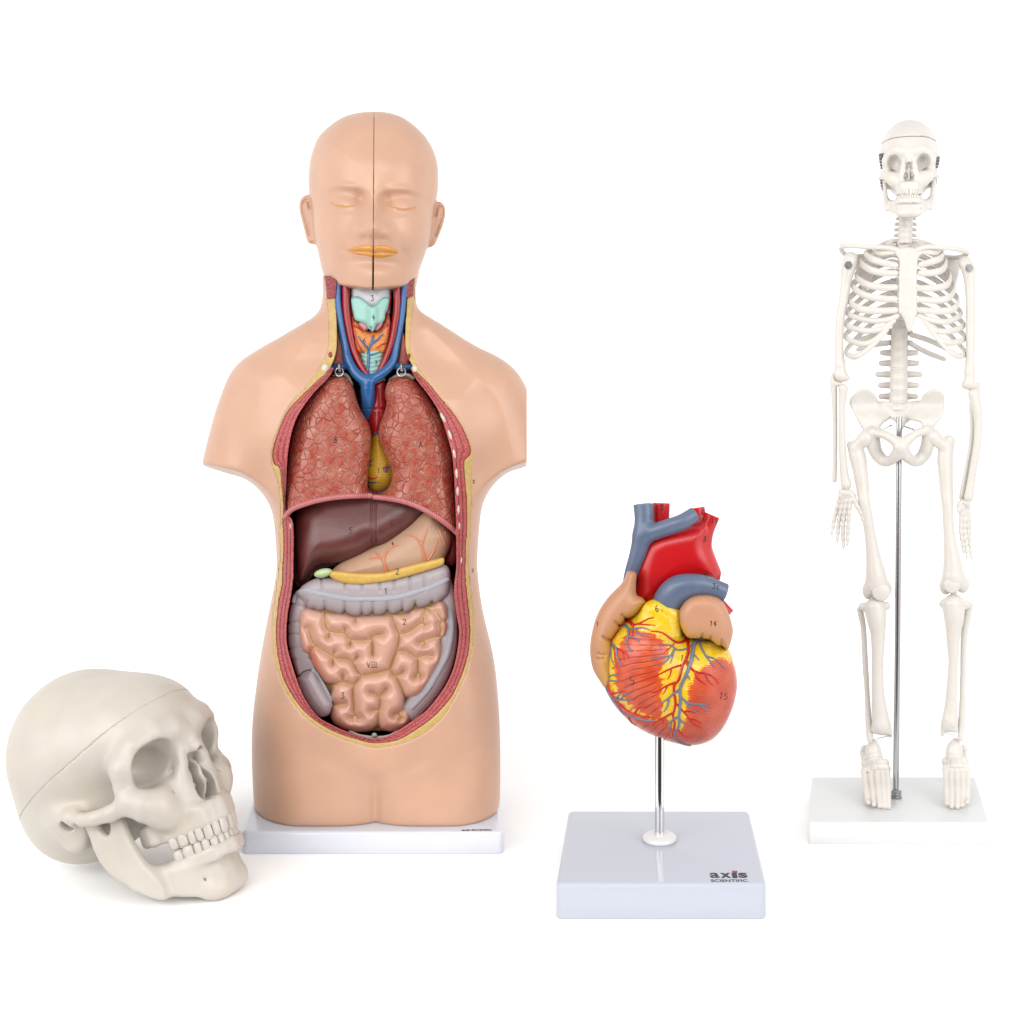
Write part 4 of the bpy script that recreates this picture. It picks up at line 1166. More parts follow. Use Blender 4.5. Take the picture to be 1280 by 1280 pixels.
    # --- small intestine
    out = [(375.5, 766), (380.5, 761.6), (386, 760.6), (396, 763), (405, 765), (410, 766.5), (431, 768), (442.5, 771), (462, 770), (484, 769), (496.6, 768), (510, 767), (515.6, 762.7), (524, 761), (539, 758), (549.4, 751.6), (556.8, 755), (559.4, 764), (560, 783), (556.8, 796), (551, 800), (553.6, 813), (551.5, 827.6), (547, 836),
           (539, 852), (528, 869), (517.7, 873), (508, 873), (508.5, 883), (514.6, 897), (507, 908), (491, 914), (478, 912), (472.5, 908), (462, 913.6), (446.6, 914.6), (431, 911.6), (419, 905), (414, 896), (416, 881), (413, 871), (415, 862), (414, 856.7), (406, 852.7), (399, 843.5), (390.7, 832), (387, 821.5), (378, 814.5), (374, 801), (373.2, 781)]
    fsi = poly_field(out, n=3, h=.9)
    gl = [R5(l) for l in ([(600, 430), (605, 600), (660, 680), (850, 710), (920, 780), (1100, 790), (1170, 770), (1200, 740), (1280, 720)], [(850, 710), (850, 660)], [(980, 480), (980, 560)], [(1180, 770), (1190, 870), (1190, 970)], [(365, 650), (400, 670), (440, 780), (490, 860), (620, 940), (700, 990), (760, 1020), (880, 1030), (950, 1080), (1000, 1170), (1050, 1230)],
                          [(490, 860), (430, 910), (405, 1000)], [(700, 990), (718, 940)], [(700, 1020), (700, 1090)], [(660, 690), (645, 760)], [(920, 790), (912, 850)], [(950, 1070), (1000, 1000)])]
    gl += [R7(l) for l in ([(1050, 340), (1000, 400), (960, 470), (945, 560), (955, 680), (960, 790), (985, 835)], [(975, 825), (925, 870)], [(980, 830), (1020, 875)], [(1050, 340), (1130, 330), (1280, 310)], [(690, 455), (830, 420), (960, 465)], [(820, 410), (820, 340)], [(690, 690), (760, 695), (850, 690)], [(1180, 780), (1270, 760)])]
    gl += [R8(l) for l in ([(0, 300), (120, 280), (210, 260)], [(-20, 528), (30, 540), (85, 590), (95, 660), (75, 760), (70, 950)], [(90, 590), (130, 530), (165, 495)], [(210, 260), (290, 350), (350, 480), (392, 590)], [(392, 590), (390, 690), (330, 770), (270, 800)], [(320, 790), (345, 835)])]
    gl += [R6(l) for l in ([(230, 450), (290, 640), (320, 700), (310, 800), (290, 880), (260, 960), (210, 1110)], [(320, 690), (440, 660), (560, 570), (610, 520), (628, 350)], [(590, 550), (640, 585)], [(560, 792), (680, 740), (800, 712)], [(620, 785), (620, 820)], [(290, 880), (420, 900), (520, 960), (560, 960), (640, 935), (720, 945)], [(540, 960), (545, 1140)], [(543, 1140), (510, 1200)], [(546, 1140), (580, 1195)], [(-10, 730), (60, 692), (120, 690)], [(210, 1110), (260, 1180), (330, 1170), (365, 1135)], [(640, 390), (760, 430), (830, 525), (900, 530)], [(790, 710), (812, 640), (800, 580), (830, 530)])]
    fg = line_field(gl, 0, fsi.box, pad=30, h=.9, n=3)
    def f_si(p):
        q = p[:, [0, 2]]
        d = fsi(p); g = fg(p)
        de = -smin(-d, g + 0.6, 5.0)
        de = np.where(d > 0, d, de)
        r = 15.0
        y = np.abs(p[:, 1] - 92) * .64
        dome = 5.0 * gauss(np.stack([p[:, 0], p[:, 2]], 1), (466 - CX, CY - 840), (75, 60))
        t = 44 + dome
        wx = de + r; wy = y - t * .64 + r
        f = np.minimum(np.maximum(wx, wy), 0) + np.sqrt(np.maximum(wx, 0) ** 2 + np.maximum(wy, 0) ** 2) - r
        f2 = pillow(p, fsi, 92, 36, 14)
        return smin(f, f2, 2.0)
    mi = surfnet(f_si, (365 - CX, 35, CY - 925), (570 - CX, 140, CY - 745), 1.15, margin=2.4)
    im = paint('peach_small_intestine', 233, 184, 162, .28)
    im.tint(im.ramp(im.noise(26, 3), .4, .7), lin(226, 172, 146, KA), .6)
    im.tint(im.ramp(im.attr('flush'), .1, .9), lin(226, 128, 100, KA), .8)
    im.tint(im.ramp(im.attr('groove'), .12, .95), lin(186, 146, 70, KA), .9)
    g = fg(mi[0]); 
    fl = gauss(mi[0], (387 - CX, 0, CY - 828), (9, 0, 14)) + .8 * gauss(mi[0], (400 - CX, 0, CY - 850), (10, 0, 9)) + .6 * gauss(mi[0], (414 - CX, 0, CY - 892), (6, 0, 14)) + .6 * gauss(mi[0], (558 - CX, 0, CY - 790), (6, 0, 16))
    T.add('small_intestine', mi, im, attr={'groove': np.exp(-(g / 1.35) ** 2), 'flush': fl})
    bl = paint('white_bladder_tip', 226, 222, 204, .3)
    bp = pp(spline([(437, 914), (452, 920), (470, 922.5), (486, 920), (498, 913)], 5), 66)
    T.add('bladder', round_tube(bp, np.r_[np.linspace(1, 3, len(bp) // 2), np.linspace(3, 1, len(bp) - len(bp) // 2)], 8), bl)
    T.add('bladder_tip', surfnet(lambda p: ell(p, (468 - CX, 62, CY - 919), (3.6, 4, 3.2)), (460 - CX, 55, CY - 926), (476 - CX, 70, CY - 912), .7), paint('teal_bladder_tip', 196, 226, 226, .3))

    # --- head in two halves
    head = [(467.5, 139.5), (445, 141.5), (424, 149), (401, 167.5), (391.6, 186), (387, 205), (385.6, 224), (386.5, 242.5), (389.7, 261), (391.5, 280), (394, 299), (398, 317.5), (402, 336), (406, 350), (414, 385), (440, 410), (490, 410), (514, 385), (522, 350), (525, 336), (531.6, 317.5), (537, 299), (540.5, 280), (543, 261), (547, 242.5), (548, 224), (547, 205), (541, 186), (529, 167.5), (507, 149), (488, 141.5)]
    fhd = poly_field(head, n=5)
    fe = [poly_field(Hd([(140, 605), (100, 606), (60, 610), (30, 638), (21, 690), (35, 760), (58, 850), (78, 920), (110, 932), (145, 925), (150, 800), (150, 700)]), n=5), poly_field(Hd([(870, 660), (905, 656), (960, 652), (990, 680), (996, 730), (982, 800), (952, 880), (922, 940), (885, 956), (860, 940), (860, 800)]), n=5)]
    el = [line_field([Hd([(95, 690), (80, 640), (50, 660), (50, 720), (72, 800), (90, 870)])], 0, fe[0].box), line_field([Hd([(925, 740), (940, 690), (970, 690), (972, 740), (950, 810), (925, 880)])], 0, fe[1].box)]
    seamx = lambda p: 467.6 + (ZP(p) - 140) * (-0.006)
    def f_face(p):
        px = p[:, 0] + CX
        x = px - 467.0; y = ZP(p) - .05 * x
        q = np.stack([x, y], 1)
        d = pillow(p, fhd, 134, 88, 78)
        g = 14 * gauss(q, (0, 285), (10, 10.5)) + 13 * gauss(q, (0, 265), (7, 18)) + 5.5 * gauss(q, (0, 281), (19, 13))
        for s in (-1, 1):
            g = g + 8.5 * gauss(q, (s * 18.5, 288.5), (7, 7.5)) - 1.6 * gauss(q, (s * 9.5, 298), (4.5, 2.5)) - 2.6 * gauss(q, (s * 27, 288), (4.5, 7))
            g = g - 9.0 * gauss(q, (s * 34, 249), (18, 9)) - 7 * gauss(q, (s * 15.5, 250), (6, 8))
            g = g + 8.5 * gauss(q, (s * 37.5, 253), (12.5, 7)) 
            g = g - 1.3 * gauss(q, (s * 37, 264.5), (14, 3)) + 1.0 * gauss(q, (s * 38, 270), (15, 4))
            brow = y - (236 - 0.006 * (x - s * 34) ** 2 * -1 - 2)
            g = g + 4.5 * np.exp(-(brow / 5) ** 2) * np.exp(-((x - s * 34) / 20) ** 2)
            g = g + 4.5 * gauss(q, (s * 43, 288), (19, 17)) - 2.6 * gauss(q, (s * 33, 302), (5.5, 9)) - 2.2 * gauss(q, (s * 36.5, 314.5), (4.5, 5))
            g = g - 4.5 * gauss(q, (s * 70, 226), (12, 30)) - 3 * gauss(q, (s * 58, 318), (12, 20))
        g = g + 7.5 * gauss(q, (0, 308), (28, 14)) - 5.0 * gauss(q, (0, 328), (20, 4.5)) + 8 * gauss(q, (0, 343), (18, 10)) + 3 * gauss(q, (0, 195), (45, 30))
        g = g - 2.0 * gauss(q, (0, 301.5), (3.5, 5)) + 1.2 * gauss(q, (6, 301), (2.5, 5)) + 1.2 * gauss(q, (-6, 301), (2.5, 5))
        d = d - g * sstep(140, 90, p[:, 1])
        for k in (0, 1):
            e = pillow(p, fe[k], 140 + (0.25 if k == 0 else -.25) * 0, 8, 6)
            gd = el[k](p)
            e = e + 3.2 * np.exp(-(np.maximum(gd - 0, 0) / 2.0) ** 2) * (p[:, 1] < 140)
            d = smin(d, e, 4)
        cut = (ZP(p) - (360.5 - ((px - 467) / 62) ** 2 * 15)) * .95 - .12 * np.maximum(p[:, 1] - 60, 0)
        d = smax(d, cut, 4)
        return d
    def half(s):
        def f(p):
            d = f_face(p)
            w = .32 + .75 * sstep(280, 350, ZP(p))
            gap = np.where(p[:, 1] < 92, w, .04)
            return smax(d, s * (p[:, 0] + CX - seamx(p)) + gap, .5)
        return f
    hm = [surfnet(half(1), (370 - CX, 15, CY - 365), (470 - CX, 230, CY - 132), 1.5), surfnet(half(-1), (465 - CX, 15, CY - 365), (562 - CX, 230, CY - 132), 1.5)]
    hh = [T.add('head_half', m_, skin) for m_ in hm]
    SH = Surf(*hm)
    lipm = paint('ochre_lip_paint', 226, 152, 58, .34); lipm.tint(lipm.ramp(lipm.noise(6, 2), .45, .65), lin(228, 168, 84, KA), .6)
    for l in ([(333, 974), (400, 951), (460, 941), (500, 946), (520, 952), (540, 946), (585, 943), (640, 957), (688, 990), (620, 989), (560, 984), (520, 989), (480, 982), (420, 979)], [(345, 981), (420, 983), (480, 988), (520, 993), (560, 990), (620, 993), (680, 994), (630, 1014), (570, 1024), (520, 1022), (450, 1008), (395, 1000)]):
        f_ = poly_field(Hd(l), n=4, h=.5)
        b = f_.box
        def hz(q):
            o = []
            for a, c in q:
                h = SH.hit(a + CX, CY - c); o.append(h[0][1] if h is not None else np.nan)
            o = np.array(o); bad = np.isnan(o); o[bad] = np.nanmedian(o); return o
        hf = Field2(hz, b[0] - 6, b[1] + 6, b[2] - 6, b[3] + 6, 1.5)
        # fill the seam with the neighbouring depth
        F = hf.F
        for i in range(F.shape[0]):
            x = hf.x0 + i * hf.h + CX
            if abs(x - 466.6) < 2.6: F[i] = F[max(i - 3, 0)]
        for s in (1, -1):
            def f_lip(p):
                d = f_(p)
                t = 0.15 + 2.9 * np.sqrt(np.clip(-d / 5.0, 0, 1))
                return np.maximum(np.maximum(d, np.abs(p[:, 1] - hf(p)) - t), s * (p[:, 0] + CX - 466.7) + .8) * .8
            T.add('lip', surfnet(f_lip, (b[0] - 3, 15, b[2] - 3), (b[1] + 3, 85, b[3] + 3), .75), lipm, parent=hh[0 if s == 1 else 1])
    lid = paint('ochre_eyelid_paint', 224, 160, 84, .36)
    for l, k in (([(225, 655), (270, 674), (330, 682), (388, 680)], 0), ([(630, 681), (680, 695), (730, 701), (800, 688)], 1)):
        t = SH.line(Hd(l), .15, 1.2)
        T.add('eyelid_line', round_tube(t, np.interp(np.linspace(0, 1, len(t)), [0, .3, .7, 1], [.5, 1.0, 1.0, .5]), 7), lid, parent=hh[k])

    # --- painted numbers
    A = Surf(mb, mm, *lm.values(), mh, ma_, m3, m4, m6, m7, ml, ms, mo, mtc, masc, mce, mde, mi)
    for txt, x, y, s in (('3', 465.5, 372.5, 6.5), ('4', 467, 397, 6.5), ('2', 463.5, 410.5, 5), ('5', 472, 409, 5), ('6', 455.5, 425.5, 6.5), ('7', 470, 453.5, 6), ('B', 419.5, 549.5, 7.5), ('A', 526, 555.5, 8), ('9', 469, 517.5, 5.5), ('1', 473.5, 588, 6), ('5', 438.5, 663, 7), ('C', 489.5, 653, 6.5), ('4', 491, 680, 5),
                         ('2', 496.5, 714.5, 7), ('1', 482.5, 739, 7.5), ('2', 505.5, 777.5, 7), ('3', 428.5, 869.5, 7.5), ('1', 521.5, 364, 4), ('2', 592, 602, 4), ('2', 591, 713, 4)):
        w = writing(A, txt, x, y, s, .45)
        if w: T.add('number_mark', w, INK)
    w = join([q for q in (writing(A, 'V', 460.8, 831, 7, .42), writing(A, 'I', 465, 831, 7, .38), writing(A, 'I', 467.6, 831, 7, .38), writing(A, 'I', 470.2, 831, 7, .38)) if q])
    T.add('number_mark', w, INK)
torso_model()
# ------------------------------------------------------------------ skulls (millimetres of a real skull, face towards -y, ear holes at z = 0)
def ribbon(p, pts, zc, hh, th, r):
    """upright band that follows pts in the x,y plane"""
    pts = np.asarray(pts, float); best = np.full(len(p), 1e9); Z = np.zeros(len(p)); H = np.zeros(len(p)); W = np.zeros(len(p))
    for i in range(len(pts) - 1):
        a, b = pts[i], pts[i + 1]; ab = b - a
        t = np.clip(((p[:, :2] - a) @ ab) / (ab @ ab), 0, 1)
        d = np.linalg.norm(p[:, :2] - a - t[:, None] * ab, axis=1)
        m = d < best
        best = np.where(m, d, best)
        for A, src in ((Z, zc), (H, hh), (W, th)):
            A[m] = (src[i] + (src[i + 1] - src[i]) * t)[m]
    wx = best - W + r; wz = np.abs(p[:, 2] - Z) - H + r
    return np.minimum(np.maximum(wx, wz), 0) + np.hypot(np.maximum(wx, 0), np.maximum(wz, 0)) - r

ARCH_U = [(0, -101), (8.5, -99.5), (16, -94.5), (22, -84.5), (26, -72), (28.5, -59), (30, -46)]
ARCH_L = [(0, -98), (8, -96.5), (15, -91.5), (20.5, -82.5), (24.5, -70), (27.5, -57), (29.5, -44)]

def skull_fields(chin=0.0, orb=1.0):
    RAM = np.array([(-5, -30), (-8, -42), (-15, -52), (-26, -61), (-42, -73), (-56, -78), (-56, -64), (-47, -48), (-42, -30), (-41, -12), (-37, -3), (-33, -7), (-28, -19), (-22, -22), (-17, -16), (-15, -6), (-9, -3), (-4, -7), (-5, -18)], float)
    framus = poly_field(RAM, raw=True, n=5, h=.8)
    def cranium(p0):
        p = p0.copy(); p[:, 0] = np.abs(p[:, 0])
        d = ell(p, (0, 20, 47), (70, 68, 74))
        d = smin(d, ell(p, (0, -39, 45), (55, 54, 52)), 30)
        d = smin(d, ell(p, (0, 40, 4), (57, 45, 42)), 24)
        d = smin(d, ell(p, (0, 2, 4), (54, 44, 28)), 14)
        # temple hollow
        d = d + 3 * gauss(p, (60, -46, 10), (14, 16, 20)) + 1.5 * gauss(p, (58, -30, 25), (14, 22, 26))
        d = smin(d, ell(p, (0, -48, -6), (27, 30, 24)), 10)                                          # base behind the face
        # brow, frontal process, cheek bone and arch
        d = smin(d, chain(p, [(0, -89, 32), (14, -89.5, 40), (30, -84, 43), (44, -73, 38), (51, -62, 26)], [6.5, 6.5, 7, 8, 9.5], 2), 14)
        d = smin(d, chain(p, [(50, -62, 24), (52, -58, 9), (52, -60, -3)], [9, 8.5, 9], 2), 12)
        ck = chain(p, [(53, -59, -1), (47, -66, -8), (37, -73, -13), (30, -74, -20)], [9, 11, 11, 10.5], 5)
        ck = smin(ck, chain(p, [(53, -58, -3), (61, -44, -5), (65, -30, -4), (65, -17, -2), (60, -4, 2)], [7.5, 6, 5.0, 5, 6], 2), 5)
        d = smin(d, ck, 4)
        d = smin(d, chain(p, [(50, -8, 4), (62, -2, 3)], [8, 5]), 5)
        # upper jaw
        mx = ell(p, (0, -68, -17), (30, 27, 25))
        mx = smin(mx, chain(p, [(9, -86, 26), (13, -85, 10), (16, -83, -6), (17, -80, -20)], [5.5, 6, 6.5, 8], 2), 5)
        ar = ribbon(p, [(x, y + 3) for x, y in ARCH_U], [-32] * 7, [9, 9, 9, 9, 9, 8.5, 8], [5.5] * 7, 4)
        th = np.arctan2(p[:, 0], -(p[:, 1] + 50))
        ar = ar - .8 * np.cos(th * 16) * sstep(-44, -36, p[:, 2]) * sstep(-20, -30, p[:, 2])
        mx = smin(mx, ar, 6)
        mx = smin(mx, chain(p, [(0, -90, 29), (0, -94, 19), (0, -98, 13)], [6, 6, 4], 2), 6)
        mx = smin(mx, chain(p, [(0, -88, -24), (0, -95, -25)], [4, 2]), 4)
        d = smin(d, mx, 5)
        d = smin(d, ell(p, (27, -69, -16), (20, 14, 17)), 9)
        # teeth sockets end, palate hollow
        d = smax(d, -ell(p, (0, -58, -44), (20, 26, 14)), 3)
        # mastoid, ear hole
        d = smin(d, chain(p, [(52, 12, 2), (50, 12, -14)], [15, 9.5]), 12)
        d = smax(d, -ell(p, (62, 3, -2), (9, 4.5, 5)), 2)
        d = smax(d, -ell(p, (60, -12, -6), (9, 7, 5)), 2)
        d = smin(d, ell(p, (14, 18, -24), (9, 13, 8)), 6)
        # orbits
        ob = rbox(p, (36.5, -84, 18.0), (19.6 * orb, 15, 18.4 * orb), 16 * orb, rotm('z', 14) @ rotm('y', 9))
        d = smax(d, -smin(ob, ell(p, (33, -70, 17.5), (17.6 * orb, 25 * orb ** 2, 16.6 * orb)), 6), 3)
        # nose opening with its septum
        n1 = smin(ell(p, (4.6, -90, -13), (7.6, 26 * orb ** 4, 11)), ell(p, (0, -95, 2), (6.6, 26 * orb ** 4, 16)), 5)
        d = smax(d, -n1, 1.5)
        sp = np.maximum(np.abs(p0[:, 0] - 1.0 * np.sin(p0[:, 2] * .35)) - 1.3, ell(p, (0, -76, -6), (5, 17, 19)))
        d = smin(d, sp, 1.5)
        d = smin(d, ell(p, (7.5, -78, -10), (2.8, 10, 4)), 1.2)
        # small foramina
        d = smax(d, -ell(p, (29, -84.5, -8), (1.1, 5, 1.1)), .5)
        return d
    def mandible(p0):
        p = p0.copy(); p[:, 0] = np.abs(p[:, 0])
        p[:, 2] -= chin
        d = ribbon(p, [(0, -85), (9, -84), (17, -80.5), (24, -74), (30, -62), (37, -47), (43, -32)], [-76, -76, -75.5, -74.5, -71, -65, -57], [15, 14.6, 14, 13, 12, 11, 9], [6.2, 5.6, 5.2, 5.2, 5.4, 5.6, 5], 5)
        d = smin(d, ell(p, (0, -83, -84), (12, 8, 9)), 11)
        d = smin(d, ell(p, (12, -79, -87), (10, 8, 6)), 10)
        q = np.stack([p[:, 1], p[:, 2]], 1)
        x = np.abs(p[:, 0] - (45 + 0.06 * (p[:, 2] + 70) + 0.07 * (p[:, 1] + 30)))
        dd = framus(q)
        wx = dd + 3; wz = x - 4.2 + 3
        ram = np.minimum(np.maximum(wx, wz), 0) + np.hypot(np.maximum(wx, 0), np.maximum(wz, 0)) - 3
        d = smin(d, ram, 7)
        d = smin(d, ell(p, (51, -9, -5), (10, 4.5, 4.5)), 3)
        al = ribbon(p, ARCH_L, [-62] * 7, [5.5] * 7, [5.2] * 7, 3.5)
        th = np.arctan2(p[:, 0], -(p[:, 1] + 48))
        al = al - .6 * np.cos(th * 17)
        d = smin(d, al, 4)
        d = smax(d, -ell(p, (23, -81, -77), (1.1, 4, 1.1)), .5)
        return d
    return cranium, mandible

def tooth_mesh(w, t, h, tip=0.75, n=10, m=9):
    """one rounded tooth, crown pointing down, origin at the gum"""
    V = []; Q = []
    for j in range(m):
        f = j / (m - 1)
        z = -h * f
        s = (0.90 + 0.12 * math.sin(math.pi * min(1, f * 1.1)) * 1.0) * (1 if f < .82 else math.sqrt(max(0.06, 1 - ((f - .82) / .19) ** 2)))
        s2 = s * (1 - (1 - tip) * f)
        for i in range(n):
            a = 2 * math.pi * i / n
            c, sn = math.cos(a), math.sin(a)
            k = (abs(c) ** 3 + abs(sn) ** 3) ** (-1 / 3)
            V.append((c * k * w * .5 * s, sn * k * t * .5 * s2, z))
    for j in range(m - 1):
        for i in range(n):
            i2 = (i + 1) % n
            Q.append((j * n + i2, j * n + i, (j + 1) * n + i, (j + 1) * n + i2)[::-1])
    Q.append(tuple(range(n))); Q.append(tuple(range((m - 1) * n, m * n))[::-1])
    return np.array(V), Q

def teeth(upper, chin=0.0):
    arch = np.array([(-x, y) for x, y in (ARCH_U if upper else ARCH_L)[:0:-1]] + (ARCH_U if upper else ARCH_L), float)
    a = spline(arch, 12)
    s = np.r_[0, np.cumsum(np.linalg.norm(np.diff(a, axis=0), axis=1))]; mid = s[-1] / 2
    W = [8.6, 6.8, 7.6, 7.0, 6.8, 9.6, 9.4] if upper else [5.4, 6.0, 6.9, 7.0, 7.2, 10.4, 9.8]
    Hh = [11.5, 10.5, 11.5, 10, 9.4, 9, 8.6] if upper else [10, 10, 10.5, 9.6, 9, 9, 8.6]
    Tt = [6.5, 6, 7.6, 8.6, 8.8, 10.5, 10.5]
    out = []
    for sd in (-1, 1):
        pos = mid
        for k in range(7):
            c = pos + sd * W[k] / 2; pos += sd * W[k] * .93
            x = np.interp(c, s, a[:, 0]); y = np.interp(c, s, a[:, 1])
            x2 = np.interp(c + .5, s, a[:, 0]); y2 = np.interp(c + .5, s, a[:, 1])
            ang = math.atan2(y2 - y, x2 - x)
            V, Q = tooth_mesh(W[k] * .96, Tt[k], Hh[k] * RNG.uniform(.95, 1.04), .55 if k < 3 else .9)
            V = V.copy()
            if not upper: V[:, 2] *= -1; Q = [q[::-1] for q in Q]
            rr = rotm('z', math.degrees(ang) + RNG.uniform(-4, 4))
            V = V @ rr.T
            V += (x, y + (0.5 if upper else 0), (-38.6 if upper else -58.2 + chin))
            out.append((V, Q))
    return out

def skull_model():
    SC_ = 1.425
    yaw, pitch = SKULL_YAW, SKULL_PITCH
    R = rotm('z', yaw) @ rotm('x', -pitch)
    cr0, mn0 = skull_fields(2.6)
    LONG = 1.17                                   # this model has a long lower face
    def st(f):
        def g(p):
            q = p.copy(); q[:, 2] = np.where(q[:, 2] < 0, q[:, 2] / LONG, q[:, 2])
            return f(q)
        return g
    cr, mn = st(cr0), st(mn0)
    CUT = lambda p: p[:, 2] - (38 - 0.36 * p[:, 1])
    lo, hi = (-76, -106, -56), (76, 92, 122)
    h = 1.5
    capm = surfnet(lambda p: smax(cr(p), -CUT(p) + .06, .18), lo, hi, h)
    def lower(p):
        d = cr(p); c = CUT(p)
        return np.minimum(smax(d, c + .01, .18), np.maximum(d + .7, c - 4))   # a ledge inside carries the cap
    crm = surfnet(lower, lo, hi, h)
    mdm = surfnet(mn, (-66, -104, -120), (66, 6, 6), 1.35)
    # rest on the lowest points
    allv = np.concatenate([crm[0], mdm[0]]) @ R.T * SC_
    off = np.array([SKULL_POS[0], SKULL_POS[1], GROUND - allv[:, 2].min()])
    tf = lambda m: (m[0] @ R.T * SC_ + off, m[1])
    o = np.array([off[0], off[1], GROUND])
    T = Thing('skull_model', 'life-size cream plastic human skull with closed jaw, lying at the front beside the torso', 'skull', o, 1.0)
    T.root.location = tuple(o * MM)
    # this model is placed directly in the scene's own units
    bone = paint('cream_bone_plastic', 226, 218, 207, .4, k=.91)
    bone.tint(bone.ramp(bone.noise(35, 3), .4, .68), lin(218, 208, 195, KA * .91), .5)
    bone.tint(bone.ramp(bone.noise(60, 2), .5, .72), lin(232, 220, 200, KA * .9), .5)
    bone.bump(bone.noise(14, 3, .5), .3); bone.bump(bone.noise(1.6, 2), .05)
    c = T.add('cranium', tf(crm), bone, true=True)
    T.add('skull_cap', tf(capm), bone, true=True)
    j = T.add('jaw', tf(mdm), bone, true=True)
    enam = paint('ivory_tooth_plastic', 228, 221, 210, .3, k=.91)
    lg = lambda m: (m[0] * np.array([1, 1, LONG]), m[1])
    for m in map(lg, teeth(True)): T.add('tooth', tf(m), enam, parent=c, true=True)
    for m in map(lg, teeth(False, 2.6)): T.add('tooth', tf(m), enam, parent=j, true=True)
    V = np.concatenate([tf(capm)[0], tf(crm)[0], tf(mdm)[0]])
    k = FD / (FD + V[:, 1]); px = CX + V[:, 0] * k; py = CY - V[:, 2] * k
SKULL_YAW, SKULL_PITCH, SKULL_POS = 69, 23, (-617, 28)
skull_model()
# ------------------------------------------------------------------ small skeleton on a stand
def skeleton_model():
    S = 650.0 / 601.6
    T = Thing('skeleton_model', 'small white full skeleton model standing on a steel rod over a flat white base', 'skeleton', (1123 - CX, 82, -601.6), S)
    A = lambda l: zc(1000, 140, 4.923, l); B = lambda l: zc(1000, 380, 4.923, l); C_ = lambda l: zc(1000, 580, 4.923, l); D = lambda l: zc(1000, 820, 4.923, l)
    bone = paint('white_bone_plastic', 247, 242, 235, .36, k=.95)
    bone.tint(bone.ramp(bone.noise(14, 3), .4, .7), lin(247, 238, 225, KA * .95), .7)
    bone.bump(bone.noise(3, 3), .12)
    wp = paint('white_matt_base', 244, 246, 246,  .3, k=.99)
    V, Q = slab(1010 - CX, 1236.6 - CX, 0, 165, -601.6, -574, 4, 2.5)
    V[:, 0] += 0.20 * V[:, 1]
    T.add('base', (V, Q), wp, true=True)
    PB = lambda px, py, v: np.array([px - CX, v, CY - py])
    # rod and nut
    T.add('rod', tube([PB(1124.2, 521, 82), PB(1123.4, 620, 83), PB(1122, 800, 84.5), PB(1119.6, 996, 86)], 3.7, 20), STEEL)
    nz = CY - 988
    a = np.linspace(0, 2 * math.pi, 7)[:-1] + .3
    BOLT = Mat('dark_steel', (0.22, 0.22, 0.23, 1), 0.32, metal=1.0)
    T.add('nut', tube([PB(1120.4, 988, 86), PB(1120.3, 996, 86)], 7.2, 6), STEEL)
    T.add('washer', tube([PB(1120.3, 996.2, 86), PB(1120.3, 998, 86)], 7.6, 20), STEEL)

    def bone_sdf(name, fn, box, h=1.0, mat=bone, parent=None):
        m_ = surfnet(fn, box[0], box[1], h)
        return T.add(name, m_, mat, parent=parent), m_
    def limb(name, chains, k=2.5, extra=None, h=1.25, bump=0.0):
        """bone grown round traced chains of (px, py, depth, radius)"""
        cs = []
        for c in chains:
            c = np.array(c, float); q = np.stack([c[:, 0] - CX, c[:, 2], CY - c[:, 1], c[:, 3]], 1)
            cs.append(spline(q, 4) if len(q) > 2 else q)
        al = np.concatenate(cs); r = al[:, 3].max() + 3
        lo = al[:, :3].min(0) - r; hi = al[:, :3].max(0) + r
        def f(p):
            d = None
            for c in cs:
                e = chain(p, c[:, :3], c[:, 3]); d = e if d is None else smin(d, e, k)
            if extra: d = extra(p, d)
            return d + bump * vnoise(p, 5.0, 3) if bump else d
        return bone_sdf(name, f, (lo, hi), h)[0]
    def tr(fn, pts):
        """[(zoom x, zoom y, depth, radius px)] -> photograph pixels"""
        xy = fn([(p[0], p[1]) for p in pts])
        return [(x, y, p[2], p[3]) for (x, y), p in zip(xy, pts)]

    # --- arms
    limb('humerus', [tr(A, [(312, 905, 84, 9.6), (298, 960, 82, 9.2), (282, 1050, 82, 6.9), (268, 1160, 82, 6.2)]) + tr(B, [(248, 90, 82, 5.7), (240, 250, 82, 5.4), (246, 370, 82, 6.6)]), tr(B, [(228, 425, 82, 5.0), (255, 445, 82, 6.5), (285, 452, 82, 4.6)]), tr(B, [(246, 370, 82, 6.6), (252, 440, 82, 7.5)])])
    limb('humerus', [tr(A, [(1018, 930, 84, 9.0), (1038, 970, 82, 9.2), (1046, 1060, 82, 7.0), (1050, 1160, 82, 6.4)]) + tr(B, [(1050, 100, 82, 6.2), (1048, 300, 82, 5.9), (1045, 420, 82, 6.8)]), tr(B, [(1015, 500, 82, 4.5), (1040, 495, 82, 6.5), (1072, 505, 82, 4.8)]), tr(B, [(1045, 420, 82, 6.8), (1042, 490, 82, 7.5)])])
    for x, y in A([(298, 942), (1041, 960)]):
        T.add('bolt', tube([PB(x, y, 75), PB(x, y, 70)], 5.4, 6), BOLT)
        T.add('bolt', tube([PB(x, y, 71), PB(x, y, 68.5)], 3.0, 8), BOLT)
    limb('ulna', [tr(B, [(206, 440, 86, 3.2), (204, 480, 86, 3.6), (210, 540, 86, 4.0), (215, 700, 86, 3.2), (215, 900, 86, 3.2), (212, 1085, 86, 3.0)]), tr(B, [(206, 485, 86, 4), (240, 492, 84, 3.4), (255, 496, 82, 2.4)])])
    limb('radius', [tr(B, [(266, 520, 80, 6.0), (266, 550, 80, 5.4), (257, 640, 80, 4.2), (258, 760, 80, 4.3), (262, 900, 80, 4.6), (272, 1040, 80, 5.4), (284, 1112, 80, 7.0)])])
